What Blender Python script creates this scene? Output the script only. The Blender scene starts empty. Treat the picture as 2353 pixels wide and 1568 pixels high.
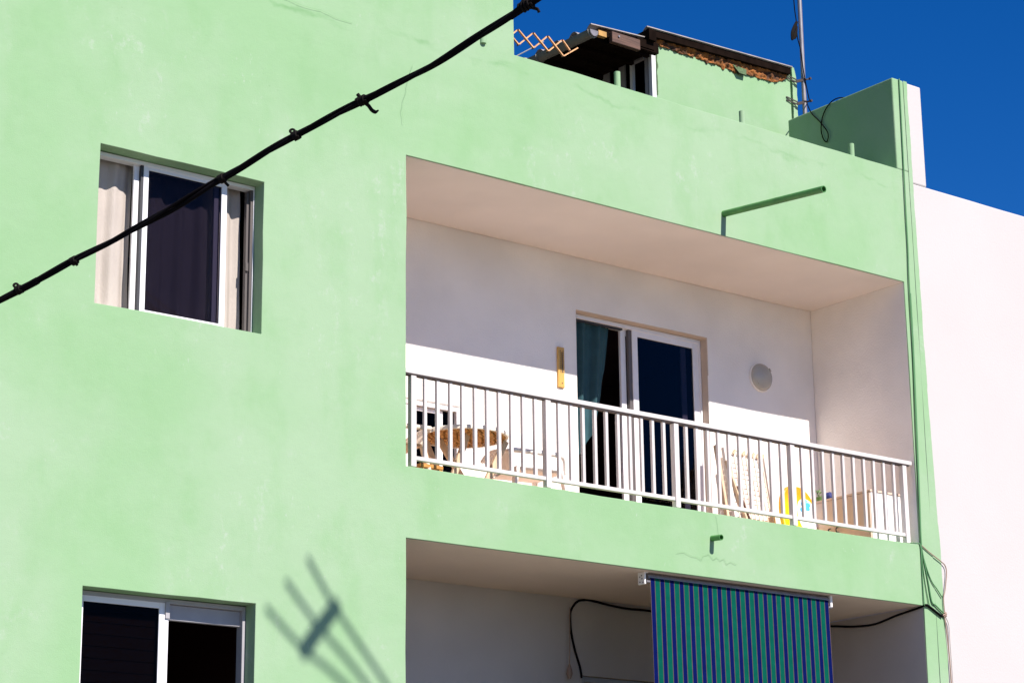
import bpy, math, random
from mathutils import Vector, noise
random.seed(7)
S = bpy.context.scene
COL = S.collection
PI = math.pi

# ------------------------------------------------------------------ camera, sky, sun, exposure
cam_d = bpy.data.cameras.new("camera")
cam = bpy.data.objects.new("camera", cam_d)
COL.objects.link(cam)
cam.location = (-9.2744, -12.9926, -5.9321)
cam.rotation_euler = (1.84442, 0.011576, -0.665238)
cam_d.sensor_width = 36.0
cam_d.lens = 5207.61 / 2352 * 36.0
cam_d.clip_start = 0.1
cam_d.clip_end = 3000
S.camera = cam

SUN_DIR = Vector((0.08, -1.0, 0.91)).normalized()          # towards the sun
SUN_EL = math.asin(SUN_DIR.z)
world = bpy.data.worlds.new("World")
S.world = world
world.use_nodes = True
wn = world.node_tree
wn.nodes.clear()
w_out = wn.nodes.new("ShaderNodeOutputWorld")
w_bg = wn.nodes.new("ShaderNodeBackground")
w_sky = wn.nodes.new("ShaderNodeTexSky")
w_sky.sky_type = 'NISHITA'
w_sky.sun_disc = False
w_sky.sun_elevation = SUN_EL
w_sky.sun_rotation = math.atan2(SUN_DIR.x, SUN_DIR.y)
w_sky.altitude = 2000
w_sky.air_density = 1.0
w_sky.dust_density = 0.0
w_sky.ozone_density = 6.0
w_hs = wn.nodes.new("ShaderNodeHueSaturation")
w_hs.inputs['Saturation'].default_value = 1.29
w_hs.inputs['Hue'].default_value = 0.512
wn.links.new(w_sky.outputs[0], w_hs.inputs['Color'])
wn.links.new(w_hs.outputs[0], w_bg.inputs[0])
w_bg.inputs[1].default_value = 0.069
wn.links.new(w_bg.outputs[0], w_out.inputs[0])

sun_d = bpy.data.lights.new("sun", 'SUN')
sun_d.energy = 4.2
sun_d.angle = math.radians(0.53)
sun_d.color = (1.0, 0.935, 0.885)
sun = bpy.data.objects.new("sun", sun_d)
COL.objects.link(sun)
sun.location = (0, -20, 20)
sun.rotation_euler = (-SUN_DIR).to_track_quat('-Z', 'Y').to_euler()

S.view_settings.view_transform = 'Standard'
S.view_settings.look = 'None'
S.view_settings.gamma = 1.0
S.view_settings.use_curve_mapping = False
S.view_settings.exposure = 0.85
S.render.engine = 'CYCLES'
S.cycles.max_bounces = 12
S.cycles.diffuse_bounces = 7
S.cycles.transparent_max_bounces = 16
S.cycles.use_denoising = True

# ------------------------------------------------------------------ materials
MATS = {}


def mat(name, col, rough=0.7, metal=0.0, var=0.0, vscale=4.0, bump=0.0, bscale=40.0, spec=0.5, col2=None, detail=4.0, stretch=None):
    """Principled material; noise in world position mixes col to col2 (or darker by var), and bumps the surface."""
    m = bpy.data.materials.new(name)
    m.use_nodes = True
    nt = m.node_tree
    b = nt.nodes['Principled BSDF']
    b.inputs['Roughness'].default_value = rough
    b.inputs['Metallic'].default_value = metal
    b.inputs['Specular IOR Level'].default_value = spec
    b.inputs['Base Color'].default_value = (*col, 1)
    geo = nt.nodes.new("ShaderNodeNewGeometry")
    vec = geo.outputs['Position']
    if stretch:
        mp = nt.nodes.new("ShaderNodeMapping")
        mp.inputs['Scale'].default_value = stretch
        nt.links.new(vec, mp.inputs[0])
        vec = mp.outputs[0]
    if var or col2:
        n = nt.nodes.new("ShaderNodeTexNoise")
        n.inputs['Scale'].default_value = vscale
        n.inputs['Detail'].default_value = detail
        nt.links.new(vec, n.inputs['Vector'])
        r = nt.nodes.new("ShaderNodeMapRange")
        r.inputs[1].default_value = 0.35
        r.inputs[2].default_value = 0.65
        nt.links.new(n.outputs['Fac'], r.inputs[0])
        mx = nt.nodes.new("ShaderNodeMix")
        mx.data_type = 'RGBA'
        mx.inputs[6].default_value = (*col, 1)
        mx.inputs[7].default_value = (*(col2 or tuple(c * (1 - var) for c in col)), 1)
        nt.links.new(r.outputs[0], mx.inputs[0])
        nt.links.new(mx.outputs[2], b.inputs['Base Color'])
    if bump:
        n2 = nt.nodes.new("ShaderNodeTexNoise")
        n2.inputs['Scale'].default_value = bscale
        n2.inputs['Detail'].default_value = 6
        nt.links.new(vec, n2.inputs['Vector'])
        bp = nt.nodes.new("ShaderNodeBump")
        bp.inputs['Strength'].default_value = bump
        bp.inputs['Distance'].default_value = 0.01
        nt.links.new(n2.outputs['Fac'], bp.inputs['Height'])
        nt.links.new(bp.outputs[0], b.inputs['Normal'])
    MATS[name] = m
    return m


def green_paint():
    m = bpy.data.materials.new("green_paint")
    m.use_nodes = True
    nt = m.node_tree
    L = nt.links.new
    N = nt.nodes.new
    b = nt.nodes['Principled BSDF']
    b.inputs['Roughness'].default_value = 0.9
    b.inputs['Specular IOR Level'].default_value = 0.25
    geo = N("ShaderNodeNewGeometry")
    P = geo.outputs['Position']

    def nz(scale, detail=4, rough=0.55, stretch=None):
        n = N("ShaderNodeTexNoise")
        n.inputs['Scale'].default_value = scale
        n.inputs['Detail'].default_value = detail
        n.inputs['Roughness'].default_value = rough
        if stretch:
            mp = N("ShaderNodeMapping")
            mp.inputs['Scale'].default_value = stretch
            L(P, mp.inputs[0])
            L(mp.outputs[0], n.inputs['Vector'])
        else:
            L(P, n.inputs['Vector'])
        return n.outputs['Fac']

    def rng(f, a, c, lo=0.0, hi=1.0):
        r = N("ShaderNodeMapRange")
        r.interpolation_type = 'SMOOTHSTEP'
        for i, v in enumerate((a, c, lo, hi)):
            r.inputs[i + 1].default_value = v
        L(f, r.inputs[0])
        return r.outputs[0]

    def mul(a, c):
        x = N("ShaderNodeMath")
        x.operation = 'MULTIPLY'
        for i, v in enumerate((a, c)):
            if isinstance(v, (int, float)):
                x.inputs[i].default_value = v
            else:
                L(v, x.inputs[i])
        return x.outputs[0]

    def mix(f, a, c):
        x = N("ShaderNodeMix")
        x.data_type = 'RGBA'
        L(f, x.inputs[0])
        if isinstance(a, tuple):
            x.inputs[6].default_value = (*a, 1)
        else:
            L(a, x.inputs[6])
        x.inputs[7].default_value = (*c, 1)
        return x.outputs[2]

    c = mix(rng(nz(0.55, 5, 0.6), 0.36, 0.64), GREEN, GREEN_PALE)
    c = mix(mul(rng(nz(3.0, 5, 0.6, (1, 1, 0.6)), 0.45, 0.75), 0.5), c, GREEN_DEEP)
    # roller marks and brushed streaks
    c = mix(mul(rng(nz(9.0, 3, 0.5, (0.35, 1, 1.6)), 0.55, 0.8), 0.12), c, GREEN_PALE)
    # worn, chalky spots where the paint has rubbed off
    worn = mul(rng(nz(7.0, 8, 0.72, (1, 1, 0.75)), 0.53, 0.70), rng(nz(1.1, 3, 0.5), 0.50, 0.66))
    c = mix(mul(worn, 0.55), c, (0.42, 0.46, 0.40))
    worn2 = mul(rng(nz(34.0, 6, 0.7, (1, 1, 0.45)), 0.60, 0.70), rng(nz(1.9, 3, 0.5), 0.53, 0.64))
    c = mix(mul(worn2, 0.35), c, (0.47, 0.49, 0.45))
    # water stain line a hand below the parapet top
    sep = N("ShaderNodeSeparateXYZ")
    L(P, sep.inputs[0])
    add = N("ShaderNodeMath")
    add.operation = 'ADD'
    L(sep.outputs[2], add.inputs[0])
    L(rng(nz(1.6, 4, 0.6), 0.3, 0.7, -0.06, 0.06), add.inputs[1])
    d = N("ShaderNodeMath")
    d.operation = 'SUBTRACT'
    L(add.outputs[0], d.inputs[0])
    d.inputs[1].default_value = 0.915
    ab = N("ShaderNodeMath")
    ab.operation = 'ABSOLUTE'
    L(d.outputs[0], ab.inputs[0])
    band = mul(rng(ab.outputs[0], 0.0, 0.035, 1.0, 0.0), rng(nz(2.3, 5, 0.65, (0.6, 1, 2)), 0.42, 0.66))
    c = mix(mul(band, 0.55), c, (0.13, 0.29, 0.11))
    # faint dirt specks
    sp = mul(rng(nz(60.0, 2, 0.5), 0.70, 0.76), rng(nz(2.2, 2, 0.5), 0.5, 0.7))
    c = mix(mul(sp, 0.5), c, (0.16, 0.26, 0.13))
    L(c, b.inputs['Base Color'])
    n1 = nz(120, 5)
    n2 = nz(5, 4, 0.5)
    bp = N("ShaderNodeBump")
    bp.inputs['Strength'].default_value = 0.22
    bp.inputs['Distance'].default_value = 0.006
    L(n1, bp.inputs['Height'])
    bp2 = N("ShaderNodeBump")
    bp2.inputs['Strength'].default_value = 0.26
    bp2.inputs['Distance'].default_value = 0.02
    L(n2, bp2.inputs['Height'])
    L(bp.outputs[0], bp2.inputs['Normal'])
    L(bp2.outputs[0], b.inputs['Normal'])
    MATS["green_paint"] = m
    return m


GREEN = (0.240, 0.396, 0.208)
GREEN_PALE = (0.286, 0.412, 0.254)
GREEN_DEEP = (0.208, 0.372, 0.176)
green_paint()
mat("green_metal", (0.075, 0.25, 0.06), 0.45, var=0.25, vscale=12, bump=0.05)
mat("green_cable", (0.07, 0.20, 0.07), 0.5)
mat("white_paint", (0.90, 0.845, 0.785), 0.85, var=0.13, vscale=1.3, bump=0.35, bscale=60, spec=0.2, detail=9)
mat("ceiling_paint", (0.87, 0.775, 0.70), 0.9, var=0.08, vscale=1.1, bump=0.10, bscale=60, spec=0.2)
mat("neighbour_white", (0.515, 0.482, 0.462), 0.9, var=0.03, vscale=1.2, bump=0.15, bscale=60, spec=0.2)
mat("beige_paint", (0.62, 0.50, 0.40), 0.8, var=0.1, vscale=5, bump=0.05)
mat("terracotta", (0.86, 0.62, 0.46), 0.6, var=0.25, vscale=6)
mat("roof_screed", (0.20, 0.17, 0.13), 0.85, var=0.2, vscale=3)
mat("street", (0.17, 0.155, 0.135), 0.9, var=0.25, vscale=0.8, bump=0.3, bscale=30)
mat("concrete_slab", (0.42, 0.39, 0.35), 0.9, var=0.15, vscale=2)
mat("white_aluminium", (0.82, 0.80, 0.80), 0.38, var=0.04, vscale=8)
mat("grey_aluminium", (0.36, 0.345, 0.36), 0.5, metal=0.0, var=0.08, vscale=8)
mat("dark_gasket", (0.03, 0.03, 0.035), 0.6)
mat("railing_white", (0.64, 0.59, 0.555), 0.45, var=0.06, vscale=14)
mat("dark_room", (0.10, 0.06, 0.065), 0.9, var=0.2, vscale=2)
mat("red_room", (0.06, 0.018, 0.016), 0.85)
mat("linen", (0.47, 0.415, 0.365), 0.95, var=0.06, vscale=22, bump=0.35, bscale=160, spec=0.1, stretch=(1, 1, 0.25))
mat("teal_cloth", (0.042, 0.098, 0.112), 0.9, var=0.15, vscale=10, spec=0.1)
mat("black_cable", (0.006, 0.005, 0.006), 0.9, spec=0.04)
mat("tape_black", (0.010, 0.008, 0.007), 0.8, spec=0.08)
mat("brown_cable", (0.30, 0.20, 0.15), 0.6)
mat("white_cable", (0.55, 0.50, 0.46), 0.6)
mat("thermo_wood", (0.66, 0.38, 0.09), 0.5, var=0.2, vscale=30, stretch=(6, 1, 0.6))
mat("print_brown", (0.16, 0.08, 0.03), 0.7)
mat("opal_glass", (0.42, 0.40, 0.35), 0.25, var=0.08, vscale=8)
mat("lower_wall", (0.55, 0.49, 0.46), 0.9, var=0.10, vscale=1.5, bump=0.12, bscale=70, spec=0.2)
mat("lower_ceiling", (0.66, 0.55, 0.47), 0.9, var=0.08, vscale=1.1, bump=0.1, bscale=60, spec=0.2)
mat("dark_frame", (0.10, 0.085, 0.08), 0.5)
mat("rust", (0.20, 0.07, 0.03), 0.8, var=0.4, vscale=40)
mat("cabinet_tan", (0.66, 0.51, 0.40), 0.55, var=0.06, vscale=9)
mat("cabinet_white", (0.82, 0.79, 0.76), 0.5)
mat("plastic_white", (0.80, 0.75, 0.72), 0.7, spec=0.2)
mat("plastic_cream", (0.75, 0.62, 0.50), 0.45)
mat("wicker", (0.66, 0.38, 0.13), 0.65, col2=(0.34, 0.15, 0.04), vscale=26)
mat("table_rim", (0.80, 0.73, 0.62), 0.5)
mat("pale_wood", (0.66, 0.50, 0.33), 0.6, var=0.25, vscale=24, stretch=(3, 3, 0.6))
mat("orange_wood", (0.58, 0.27, 0.06), 0.6, var=0.3, vscale=14, stretch=(1, 1, 6))
mat("lounger_weave", (0.80, 0.74, 0.68), 0.6, var=0.1, vscale=20)
mat("trellis_wood", (0.78, 0.42, 0.20), 0.6, var=0.3, vscale=22, spec=0.2)
mat("dark_timber", (0.10, 0.055, 0.035), 0.75, var=0.5, vscale=9, bump=0.2, stretch=(0.5, 6, 8))
mat("beam_timber", (0.14, 0.07, 0.045), 0.7, var=0.5, vscale=10, bump=0.25, stretch=(0.4, 6, 9))
mat("yellow_timber", (0.50, 0.27, 0.07), 0.7, var=0.3, vscale=14)
mat("soffit_wood_and_shade", (0.012, 0.007, 0.005), 0.95, spec=0.03, var=0.4, vscale=12)  # near-black wood; also paints the shade under the roof edge
mat("fibre_cement", (0.40, 0.36, 0.34), 0.85, var=0.35, vscale=7, bump=0.3, bscale=60)
mat("foam", (0.34, 0.115, 0.018), 0.9, col2=(0.04, 0.017, 0.008), vscale=16, bump=0.9, bscale=45, detail=6)
mat("gutter_grey", (0.22, 0.21, 0.20), 0.55, var=0.2, vscale=6)
mat("zinc", (0.25, 0.235, 0.25), 0.45, metal=0.3, var=0.2, vscale=10)
mat("rust_and_shade", (0.032, 0.02, 0.017), 0.7)  # dark rust; also colours the shade strip under the handrail
mat("leaf_green", (0.10, 0.22, 0.04), 0.6, var=0.4, vscale=60)
mat("navy_cloth", (0.02, 0.03, 0.14), 0.8)
mat("dark_green", (0.10, 0.16, 0.07), 0.95, var=0.4, vscale=50)
mat("pink_tile", (0.66, 0.52, 0.45), 0.6)


def thin_glass(name, tint, gloss=0.6):
    m = bpy.data.materials.new(name)
    m.use_nodes = True
    nt = m.node_tree
    nt.nodes.clear()
    o = nt.nodes.new("ShaderNodeOutputMaterial")
    t = nt.nodes.new("ShaderNodeBsdfTransparent")
    t.inputs[0].default_value = (*tint, 1)
    g = nt.nodes.new("ShaderNodeBsdfGlossy")
    g.inputs['Roughness'].default_value = 0.02
    g.inputs[0].default_value = (gloss, gloss, gloss, 1)
    f = nt.nodes.new("ShaderNodeFresnel")
    f.inputs[0].default_value = 1.33
    x = nt.nodes.new("ShaderNodeMixShader")
    nt.links.new(f.outputs[0], x.inputs[0])
    nt.links.new(t.outputs[0], x.inputs[1])
    nt.links.new(g.outputs[0], x.inputs[2])
    nt.links.new(x.outputs[0], o.inputs[0])
    MATS[name] = m


thin_glass("tinted_glass", (0.46, 0.445, 0.505), 0.32)
thin_glass("dark_glass", (0.36, 0.32, 0.32), 0.14)
thin_glass("clear_glass", (0.93, 0.93, 0.94), 0.3)


def stripe_material(x0, period):
    """woven awning cloth: navy and green bands with a thin buff line between them"""
    m = bpy.data.materials.new("striped_cloth")
    m.use_nodes = True
    nt = m.node_tree
    b = nt.nodes['Principled BSDF']
    b.inputs['Roughness'].default_value = 0.85
    b.inputs['Specular IOR Level'].default_value = 0.03
    geo = nt.nodes.new("ShaderNodeNewGeometry")
    sep = nt.nodes.new("ShaderNodeSeparateXYZ")
    nt.links.new(geo.outputs['Position'], sep.inputs[0])
    a = nt.nodes.new("ShaderNodeMath")
    a.operation = 'SUBTRACT'
    nt.links.new(sep.outputs[0], a.inputs[0])
    a.inputs[1].default_value = x0
    d = nt.nodes.new("ShaderNodeMath")
    d.operation = 'DIVIDE'
    nt.links.new(a.outputs[0], d.inputs[0])
    d.inputs[1].default_value = period
    f = nt.nodes.new("ShaderNodeMath")
    f.operation = 'FRACT'
    nt.links.new(d.outputs[0], f.inputs[0])
    r = nt.nodes.new("ShaderNodeValToRGB")
    r.color_ramp.interpolation = 'CONSTANT'
    el = r.color_ramp.elements
    navy, grn, line = (0.0015, 0.006, 0.068, 1), (0.001, 0.078, 0.053, 1), (0.10, 0.070, 0.06, 1)
    el[0].position, el[0].color = 0.0, line
    el[1].position, el[1].color = 0.055, navy
    for p, c in ((0.46, line), (0.515, grn)):
        e = el.new(p)
        e.color = c
    nt.links.new(f.outputs[0], r.inputs[0])
    n = nt.nodes.new("ShaderNodeTexNoise")
    n.inputs['Scale'].default_value = 14
    nt.links.new(geo.outputs['Position'], n.inputs['Vector'])
    mx = nt.nodes.new("ShaderNodeMix")
    mx.data_type = 'RGBA'
    mx.blend_type = 'MULTIPLY'
    mr = nt.nodes.new("ShaderNodeMapRange")
    mr.inputs[3].default_value = 0.75
    mr.inputs[4].default_value = 1.2
    nt.links.new(n.outputs['Fac'], mr.inputs[0])
    mx.inputs[0].default_value = 1.0
    nt.links.new(r.outputs[0], mx.inputs[6])
    nt.links.new(mr.outputs[0], mx.inputs[7])
    nt.links.new(mx.outputs[2], b.inputs['Base Color'])
    MATS["striped_cloth"] = m


stripe_material(2.385, 0.1012)

# ------------------------------------------------------------------ mesh helpers
WLOC = {}                      # world location of every object (no rotations are used on parents)


class MB:
    def __init__(self):
        self.v, self.f, self.mi = [], [], []

    def quad(self, a, b, c, d, mi=0):
        n = len(self.v)
        self.v += [a, b, c, d]
        self.f.append((n, n + 1, n + 2, n + 3))
        self.mi.append(mi)

    def poly(self, pts, mi=0):
        n = len(self.v)
        self.v += [tuple(p) for p in pts]
        self.f.append(tuple(range(n, n + len(pts))))
        self.mi.append(mi)

    def box(self, x0, x1, y0, y1, z0, z1, mi=0):
        n = len(self.v)
        self.v += [(x0, y0, z0), (x1, y0, z0), (x1, y1, z0), (x0, y1, z0), (x0, y0, z1), (x1, y0, z1), (x1, y1, z1), (x0, y1, z1)]
        for q in ((0, 3, 2, 1), (4, 5, 6, 7), (0, 1, 5, 4), (1, 2, 6, 5), (2, 3, 7, 6), (3, 0, 4, 7)):
            self.f.append(tuple(n + i for i in q))
            self.mi.append(mi)
        return self

    def bar(self, a, b, w, h, up=(0, 0, 1), mi=0):
        """rectangular bar from a to b; h along up, w across"""
        a, b = Vector(a), Vector(b)
        d = (b - a).normalized()
        u = Vector(up)
        s = d.cross(u)
        if s.length < 1e-5:
            s = d.cross(Vector((1, 0, 0)))
        s.normalize()
        u = s.cross(d).normalized()
        n = len(self.v)
        for p in (a, b):
            for i, j in ((-1, -1), (1, -1), (1, 1), (-1, 1)):
                self.v.append(tuple(p + s * (i * w / 2) + u * (j * h / 2)))
        for q in ((3, 2, 1, 0), (4, 5, 6, 7), (0, 1, 5, 4), (1, 2, 6, 5), (2, 3, 7, 6), (3, 0, 4, 7)):
            self.f.append(tuple(n + i for i in q))
            self.mi.append(mi)
        return self

    def tube(self, pts, r, n=10, cap=True, mi=0):
        pts = [Vector(p) for p in pts]
        rs = r if isinstance(r, (list, tuple)) else [r] * len(pts)
        t0 = (pts[1] - pts[0]).normalized()
        ref = Vector((0, 0, 1)) if abs(t0.z) < 0.9 else Vector((1, 0, 0))
        u = t0.cross(ref).normalized()
        base = len(self.v)
        for i, p in enumerate(pts):
            if i == 0:
                t = (pts[1] - pts[0])
            elif i == len(pts) - 1:
                t = (pts[-1] - pts[-2])
            else:
                t = (pts[i + 1] - pts[i - 1])
            t.normalize()
            u = (u - t * u.dot(t))
            u.normalize()
            w = t.cross(u)
            for k in range(n):
                a = 2 * PI * k / n
                self.v.append(tuple(p + (u * math.cos(a) + w * math.sin(a)) * rs[i]))
        for i in range(len(pts) - 1):
            for k in range(n):
                a, b = base + i * n + k, base + i * n + (k + 1) % n
                self.f.append((a, b, b + n, a + n))
                self.mi.append(mi)
        if cap:
            self.f.append(tuple(base + k for k in reversed(range(n))))
            self.mi.append(mi)
            e = base + (len(pts) - 1) * n
            self.f.append(tuple(e + k for k in range(n)))
            self.mi.append(mi)
        return self

    def lathe(self, prof, c, axis='y', n=28, mi=0):
        """prof: list of (radius, offset along axis)"""
        base = len(self.v)
        for r, o in prof:
            for k in range(n):
                a = 2 * PI * k / n
                p, q = r * math.cos(a), r * math.sin(a)
                if axis == 'y':
                    self.v.append((c[0] + p, c[1] + o, c[2] + q))
                elif axis == 'x':
                    self.v.append((c[0] + o, c[1] + p, c[2] + q))
                else:
                    self.v.append((c[0] + p, c[1] + q, c[2] + o))
        for i in range(len(prof) - 1):
            for k in range(n):
                a, b = base + i * n + k, base + i * n + (k + 1) % n
                self.f.append((a, b, b + n, a + n))
                self.mi.append(mi)
        self.f.append(tuple(base + k for k in range(n)))
        self.mi.append(mi)
        e = base + (len(prof) - 1) * n
        self.f.append(tuple(e + k for k in range(n)))
        self.mi.append(mi)
        return self

    def grid(self, nu, nv, fn, mi=0, double=0.0):
        """fn(u, v) -> point; double > 0 gives a second skin that far behind (along +y)"""
        base = len(self.v)
        for i in range(nu + 1):
            for j in range(nv + 1):
                self.v.append(tuple(fn(i / nu, j / nv)))
        for i in range(nu):
            for j in range(nv):
                a = base + i * (nv + 1) + j
                self.f.append((a, a + nv + 1, a + nv + 2, a + 1))
                self.mi.append(mi)
        return self


def link(o, parent=None, world=(0, 0, 0)):
    COL.objects.link(o)
    WLOC[o.name] = Vector(world)
    if parent is not None:
        o.parent = parent
        o.location = Vector(world) - WLOC[parent.name]
    else:
        o.location = world
    return o


def build(name, mb, mats, parent=None, smooth=None, bevel=0.0, label=None, seg=1, fix=True):
    """link mb (in world coordinates) as ONE mesh object"""
    me = bpy.data.meshes.new(name)
    me.from_pydata([tuple(v) for v in mb.v], [], mb.f)
    if isinstance(mats, str):
        mats = (mats,)
    for m in mats:
        me.materials.append(MATS[m])
    if len(mats) > 1:
        me.polygons.foreach_set("material_index", mb.mi)
    if fix:
        import bmesh
        bm = bmesh.new()
        bm.from_mesh(me)
        bmesh.ops.remove_doubles(bm, verts=bm.verts, dist=1e-5)
        bmesh.ops.recalc_face_normals(bm, faces=bm.faces)
        bm.to_mesh(me)
        bm.free()
    me.update()
    if smooth is not None:
        me.polygons.foreach_set("use_smooth", [True] * len(me.polygons))
        me.set_sharp_from_angle(angle=math.radians(smooth))
    o = bpy.data.objects.new(name, me)
    link(o, parent)
    if bevel:
        b = o.modifiers.new("bevel", 'BEVEL')
        b.width = bevel
        b.segments = seg
        b.limit_method = 'ANGLE'
        b.angle_limit = math.radians(35)
        b.harden_normals = False
    if label:
        o["label"] = label
    return o


def thing(name, label, cat, loc=(0, 0, 0), group=None):
    o = bpy.data.objects.new(name, None)
    o.empty_display_size = 0.1
    link(o, None, loc)
    tag(o, label, cat, group)
    return o


def tag(o, label, cat, group=None):
    o["label"] = label
    o["category"] = cat
    if group:
        o["group"] = group
    return o


def structure(o):
    o["kind"] = 'structure'
    return o


def instance(name, src, parent, world):
    """another object that shares src's mesh"""
    o = bpy.data.objects.new(name, src.data)
    return link(o, parent, world)


def lines(lo, hi, marks, step):
    ms = sorted(set([lo, hi] + [m for m in marks if lo < m < hi]))
    out = []
    for a, b in zip(ms, ms[1:]):
        n = max(1, int(round((b - a) / step)))
        out += [a + (b - a) * i / n for i in range(n)]
    return out + [ms[-1]]


def wall_with_holes(regions, holes, y0, y1, step=0.22, wob=0.0, wave=0.0, pin=(), pinz=()):
    """a wall in the xz plane: union of regions minus holes; a hole is (x0, x1, z0, z1, material index of its reveals).
    wob jitters the outline in the plane, wave moves the front skin in and out"""
    xs = lines(min(r[0] for r in regions), max(r[1] for r in regions), [v for r in list(regions) + list(holes) for v in r[:2]], step)
    zs = lines(min(r[2] for r in regions), max(r[3] for r in regions), [v for r in list(regions) + list(holes) for v in r[2:4]], step)
    nx, nz_ = len(xs) - 1, len(zs) - 1

    def state(i, j):
        if not (0 <= i < nx and 0 <= j < nz_):
            return -1
        x, z = (xs[i] + xs[i + 1]) / 2, (zs[j] + zs[j + 1]) / 2
        for k, h in enumerate(holes):
            if h[0] < x < h[1] and h[2] < z < h[3]:
                return -2 - k
        for r in regions:
            if r[0] < x < r[1] and r[2] < z < r[3]:
                return 1
        return -1

    mb = MB()
    idx = {}

    def P(i, j, back):
        k = (i, j, back)
        if k not in idx:
            x, z = xs[i], zs[j]
            fx = any(abs(x - p) < 1e-6 for p in pin)
            dx = 0 if fx else wob * noise.noise((x * 2.3, 7.1, z * 3.1)) + wob * 0.5 * noise.noise((x * 7, 3.1, z * 9))
            dz = wob * noise.noise((x * 3.1, 17.3, z * 2.3)) + wob * 0.5 * noise.noise((x * 9, 13.1, z * 7))
            if any(abs(z - p) < 1e-6 for p in pinz):
                dz *= 0.12
            dy = wave * noise.noise((x * 1.1, 27.3, z * 1.1)) if not back else 0
            idx[k] = len(mb.v)
            mb.v.append((x + dx, (y1 if back else y0) + dy, z + dz))
        return idx[k]

    for i in range(nx):
        for j in range(nz_):
            if state(i, j) != 1:
                continue
            mb.f.append((P(i, j, 0), P(i + 1, j, 0), P(i + 1, j + 1, 0), P(i, j + 1, 0)))
            mb.mi.append(0)
            mb.f.append((P(i, j, 1), P(i, j + 1, 1), P(i + 1, j + 1, 1), P(i + 1, j, 1)))
            mb.mi.append(0)
            for di, dj, a, b in ((-1, 0, (i, j), (i, j + 1)), (1, 0, (i + 1, j + 1), (i + 1, j)), (0, -1, (i + 1, j), (i, j)), (0, 1, (i, j + 1), (i + 1, j + 1))):
                s = state(i + di, j + dj)
                if s != 1:
                    mi = holes[-2 - s][4] if s <= -2 else 0
                    mb.f.append((P(*a, 0), P(*b, 0), P(*b, 1), P(*a, 1)))
                    mb.mi.append(mi)
    return mb


def frame_mb(x0, x1, z0, z1, y0, y1, wl, wr, wt, wb):
    """rectangular frame of four bars butted end to end"""
    mb = MB()
    mb.box(x0, x0 + wl, y0, y1, z0, z1)
    mb.box(x1 - wr, x1, y0, y1, z0, z1)
    if wt:
        mb.box(x0 + wl, x1 - wr, y0 + 0.001, y1 - 0.001, z1 - wt, z1)
    if wb:
        mb.box(x0 + wl, x1 - wr, y0 + 0.001, y1 - 0.001, z0, z0 + wb)
    return mb


def smooth_path(pts, n=6):
    """Catmull-Rom through the points"""
    P = [Vector(p) for p in pts]
    P = [P[0] * 2 - P[1]] + P + [P[-1] * 2 - P[-2]]
    out = []
    for i in range(1, len(P) - 2):
        a, b, c, d = P[i - 1:i + 3]
        for k in range(n):
            t = k / n
            out.append(0.5 * ((2 * b) + (c - a) * t + (2 * a - 5 * b + 4 * c - d) * t * t + (3 * b - a - 3 * c + d) * t ** 3))
    return out + [P[-2]]


def xz(pts, y):
    return [(x, y, z) for x, z in pts]


# ------------------------------------------------------------------ key measures (metres; facade plane y = 0)
W = 5.4507            # balcony width
D = 1.167             # depth of the upper balcony's back wall
D2 = 1.373            # and of the lower one's
ZB = -2.376           # top of the slab edge under the railing
ZF = -2.45            # balcony floor
ZL = -2.90            # ceiling of the lower balcony
ZP = 1.067            # top of the parapet
XP = 1.043            # right edge of the taller block
ZQ = 1.955            # top of the party wall
YQ = 1.342            # its length
ZG = -7.5             # street

# ------------------------------------------------------------------ ground
g = MB()
g.box(-400, 400, -400, 400, ZG - 0.3, ZG)
structure(build("street", g, "street"))
g = MB()
g.box(-40, 40, -1.6, -0.002, ZG + 0.001, ZG + 0.14)
structure(build("pavement", g, "concrete_slab", bevel=0.01))

# ------------------------------------------------------------------ the green house
house = thing("green_house", "mint green plastered house with a recessed balcony and flat roof terrace", "house", (0, 0, ZG))
UW = (-2.534, -1.235, -1.596, -0.477)
LW = (-2.534, -1.239, -5.0, -3.485)
mb = wall_with_holes([(-7.5, 5.6, ZG, ZP), (-7.5, XP, ZP, 4.6)],
                     [(0, W, ZB, 0, 0), (0, W, -4.32, ZL, 0), (*UW, 0), (*LW, 0)], 0.0, 0.2, 0.2, wob=0.006, wave=0.010, pin=(5.6, W), pinz=(0.0, ZL))  # lower opening stops at an unseen solid parapet, added to cut its light
build("facade_wall", mb, "green_paint", house, smooth=40, bevel=0.014, seg=3)

# plaster that laps onto the neighbour, with a wavering edge
mb = MB()
edge = [(ZG, 5.712), (-3.545, 5.709), (-2.536, 5.707), (-0.98, 5.668), (0.347, 5.653), (ZQ, 5.648)]


def xg(z):
    for (za, xa), (zb, xb) in zip(edge, edge[1:]):
        if z <= zb:
            return xa + (xb - xa) * (z - za) / (zb - za) + 0.008 * noise.noise((z * 3.2, 0, 5)) + 0.005 * noise.noise((z * 17, 3, 5))
    return edge[-1][1]


zs = [ZG + (ZQ - ZG) * i / 240 for i in range(241)]
for za, zb in zip(zs, zs[1:]):
    a, b = xg(za), xg(zb)
    mb.quad((5.6, 0, za), (a, 0, za), (b, 0, zb), (5.6, 0, zb))
    mb.quad((a, 0, za), (a, 0.004, za), (b, 0.004, zb), (b, 0, zb))
build("plaster_edge", mb, "green_paint", house)

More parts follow.
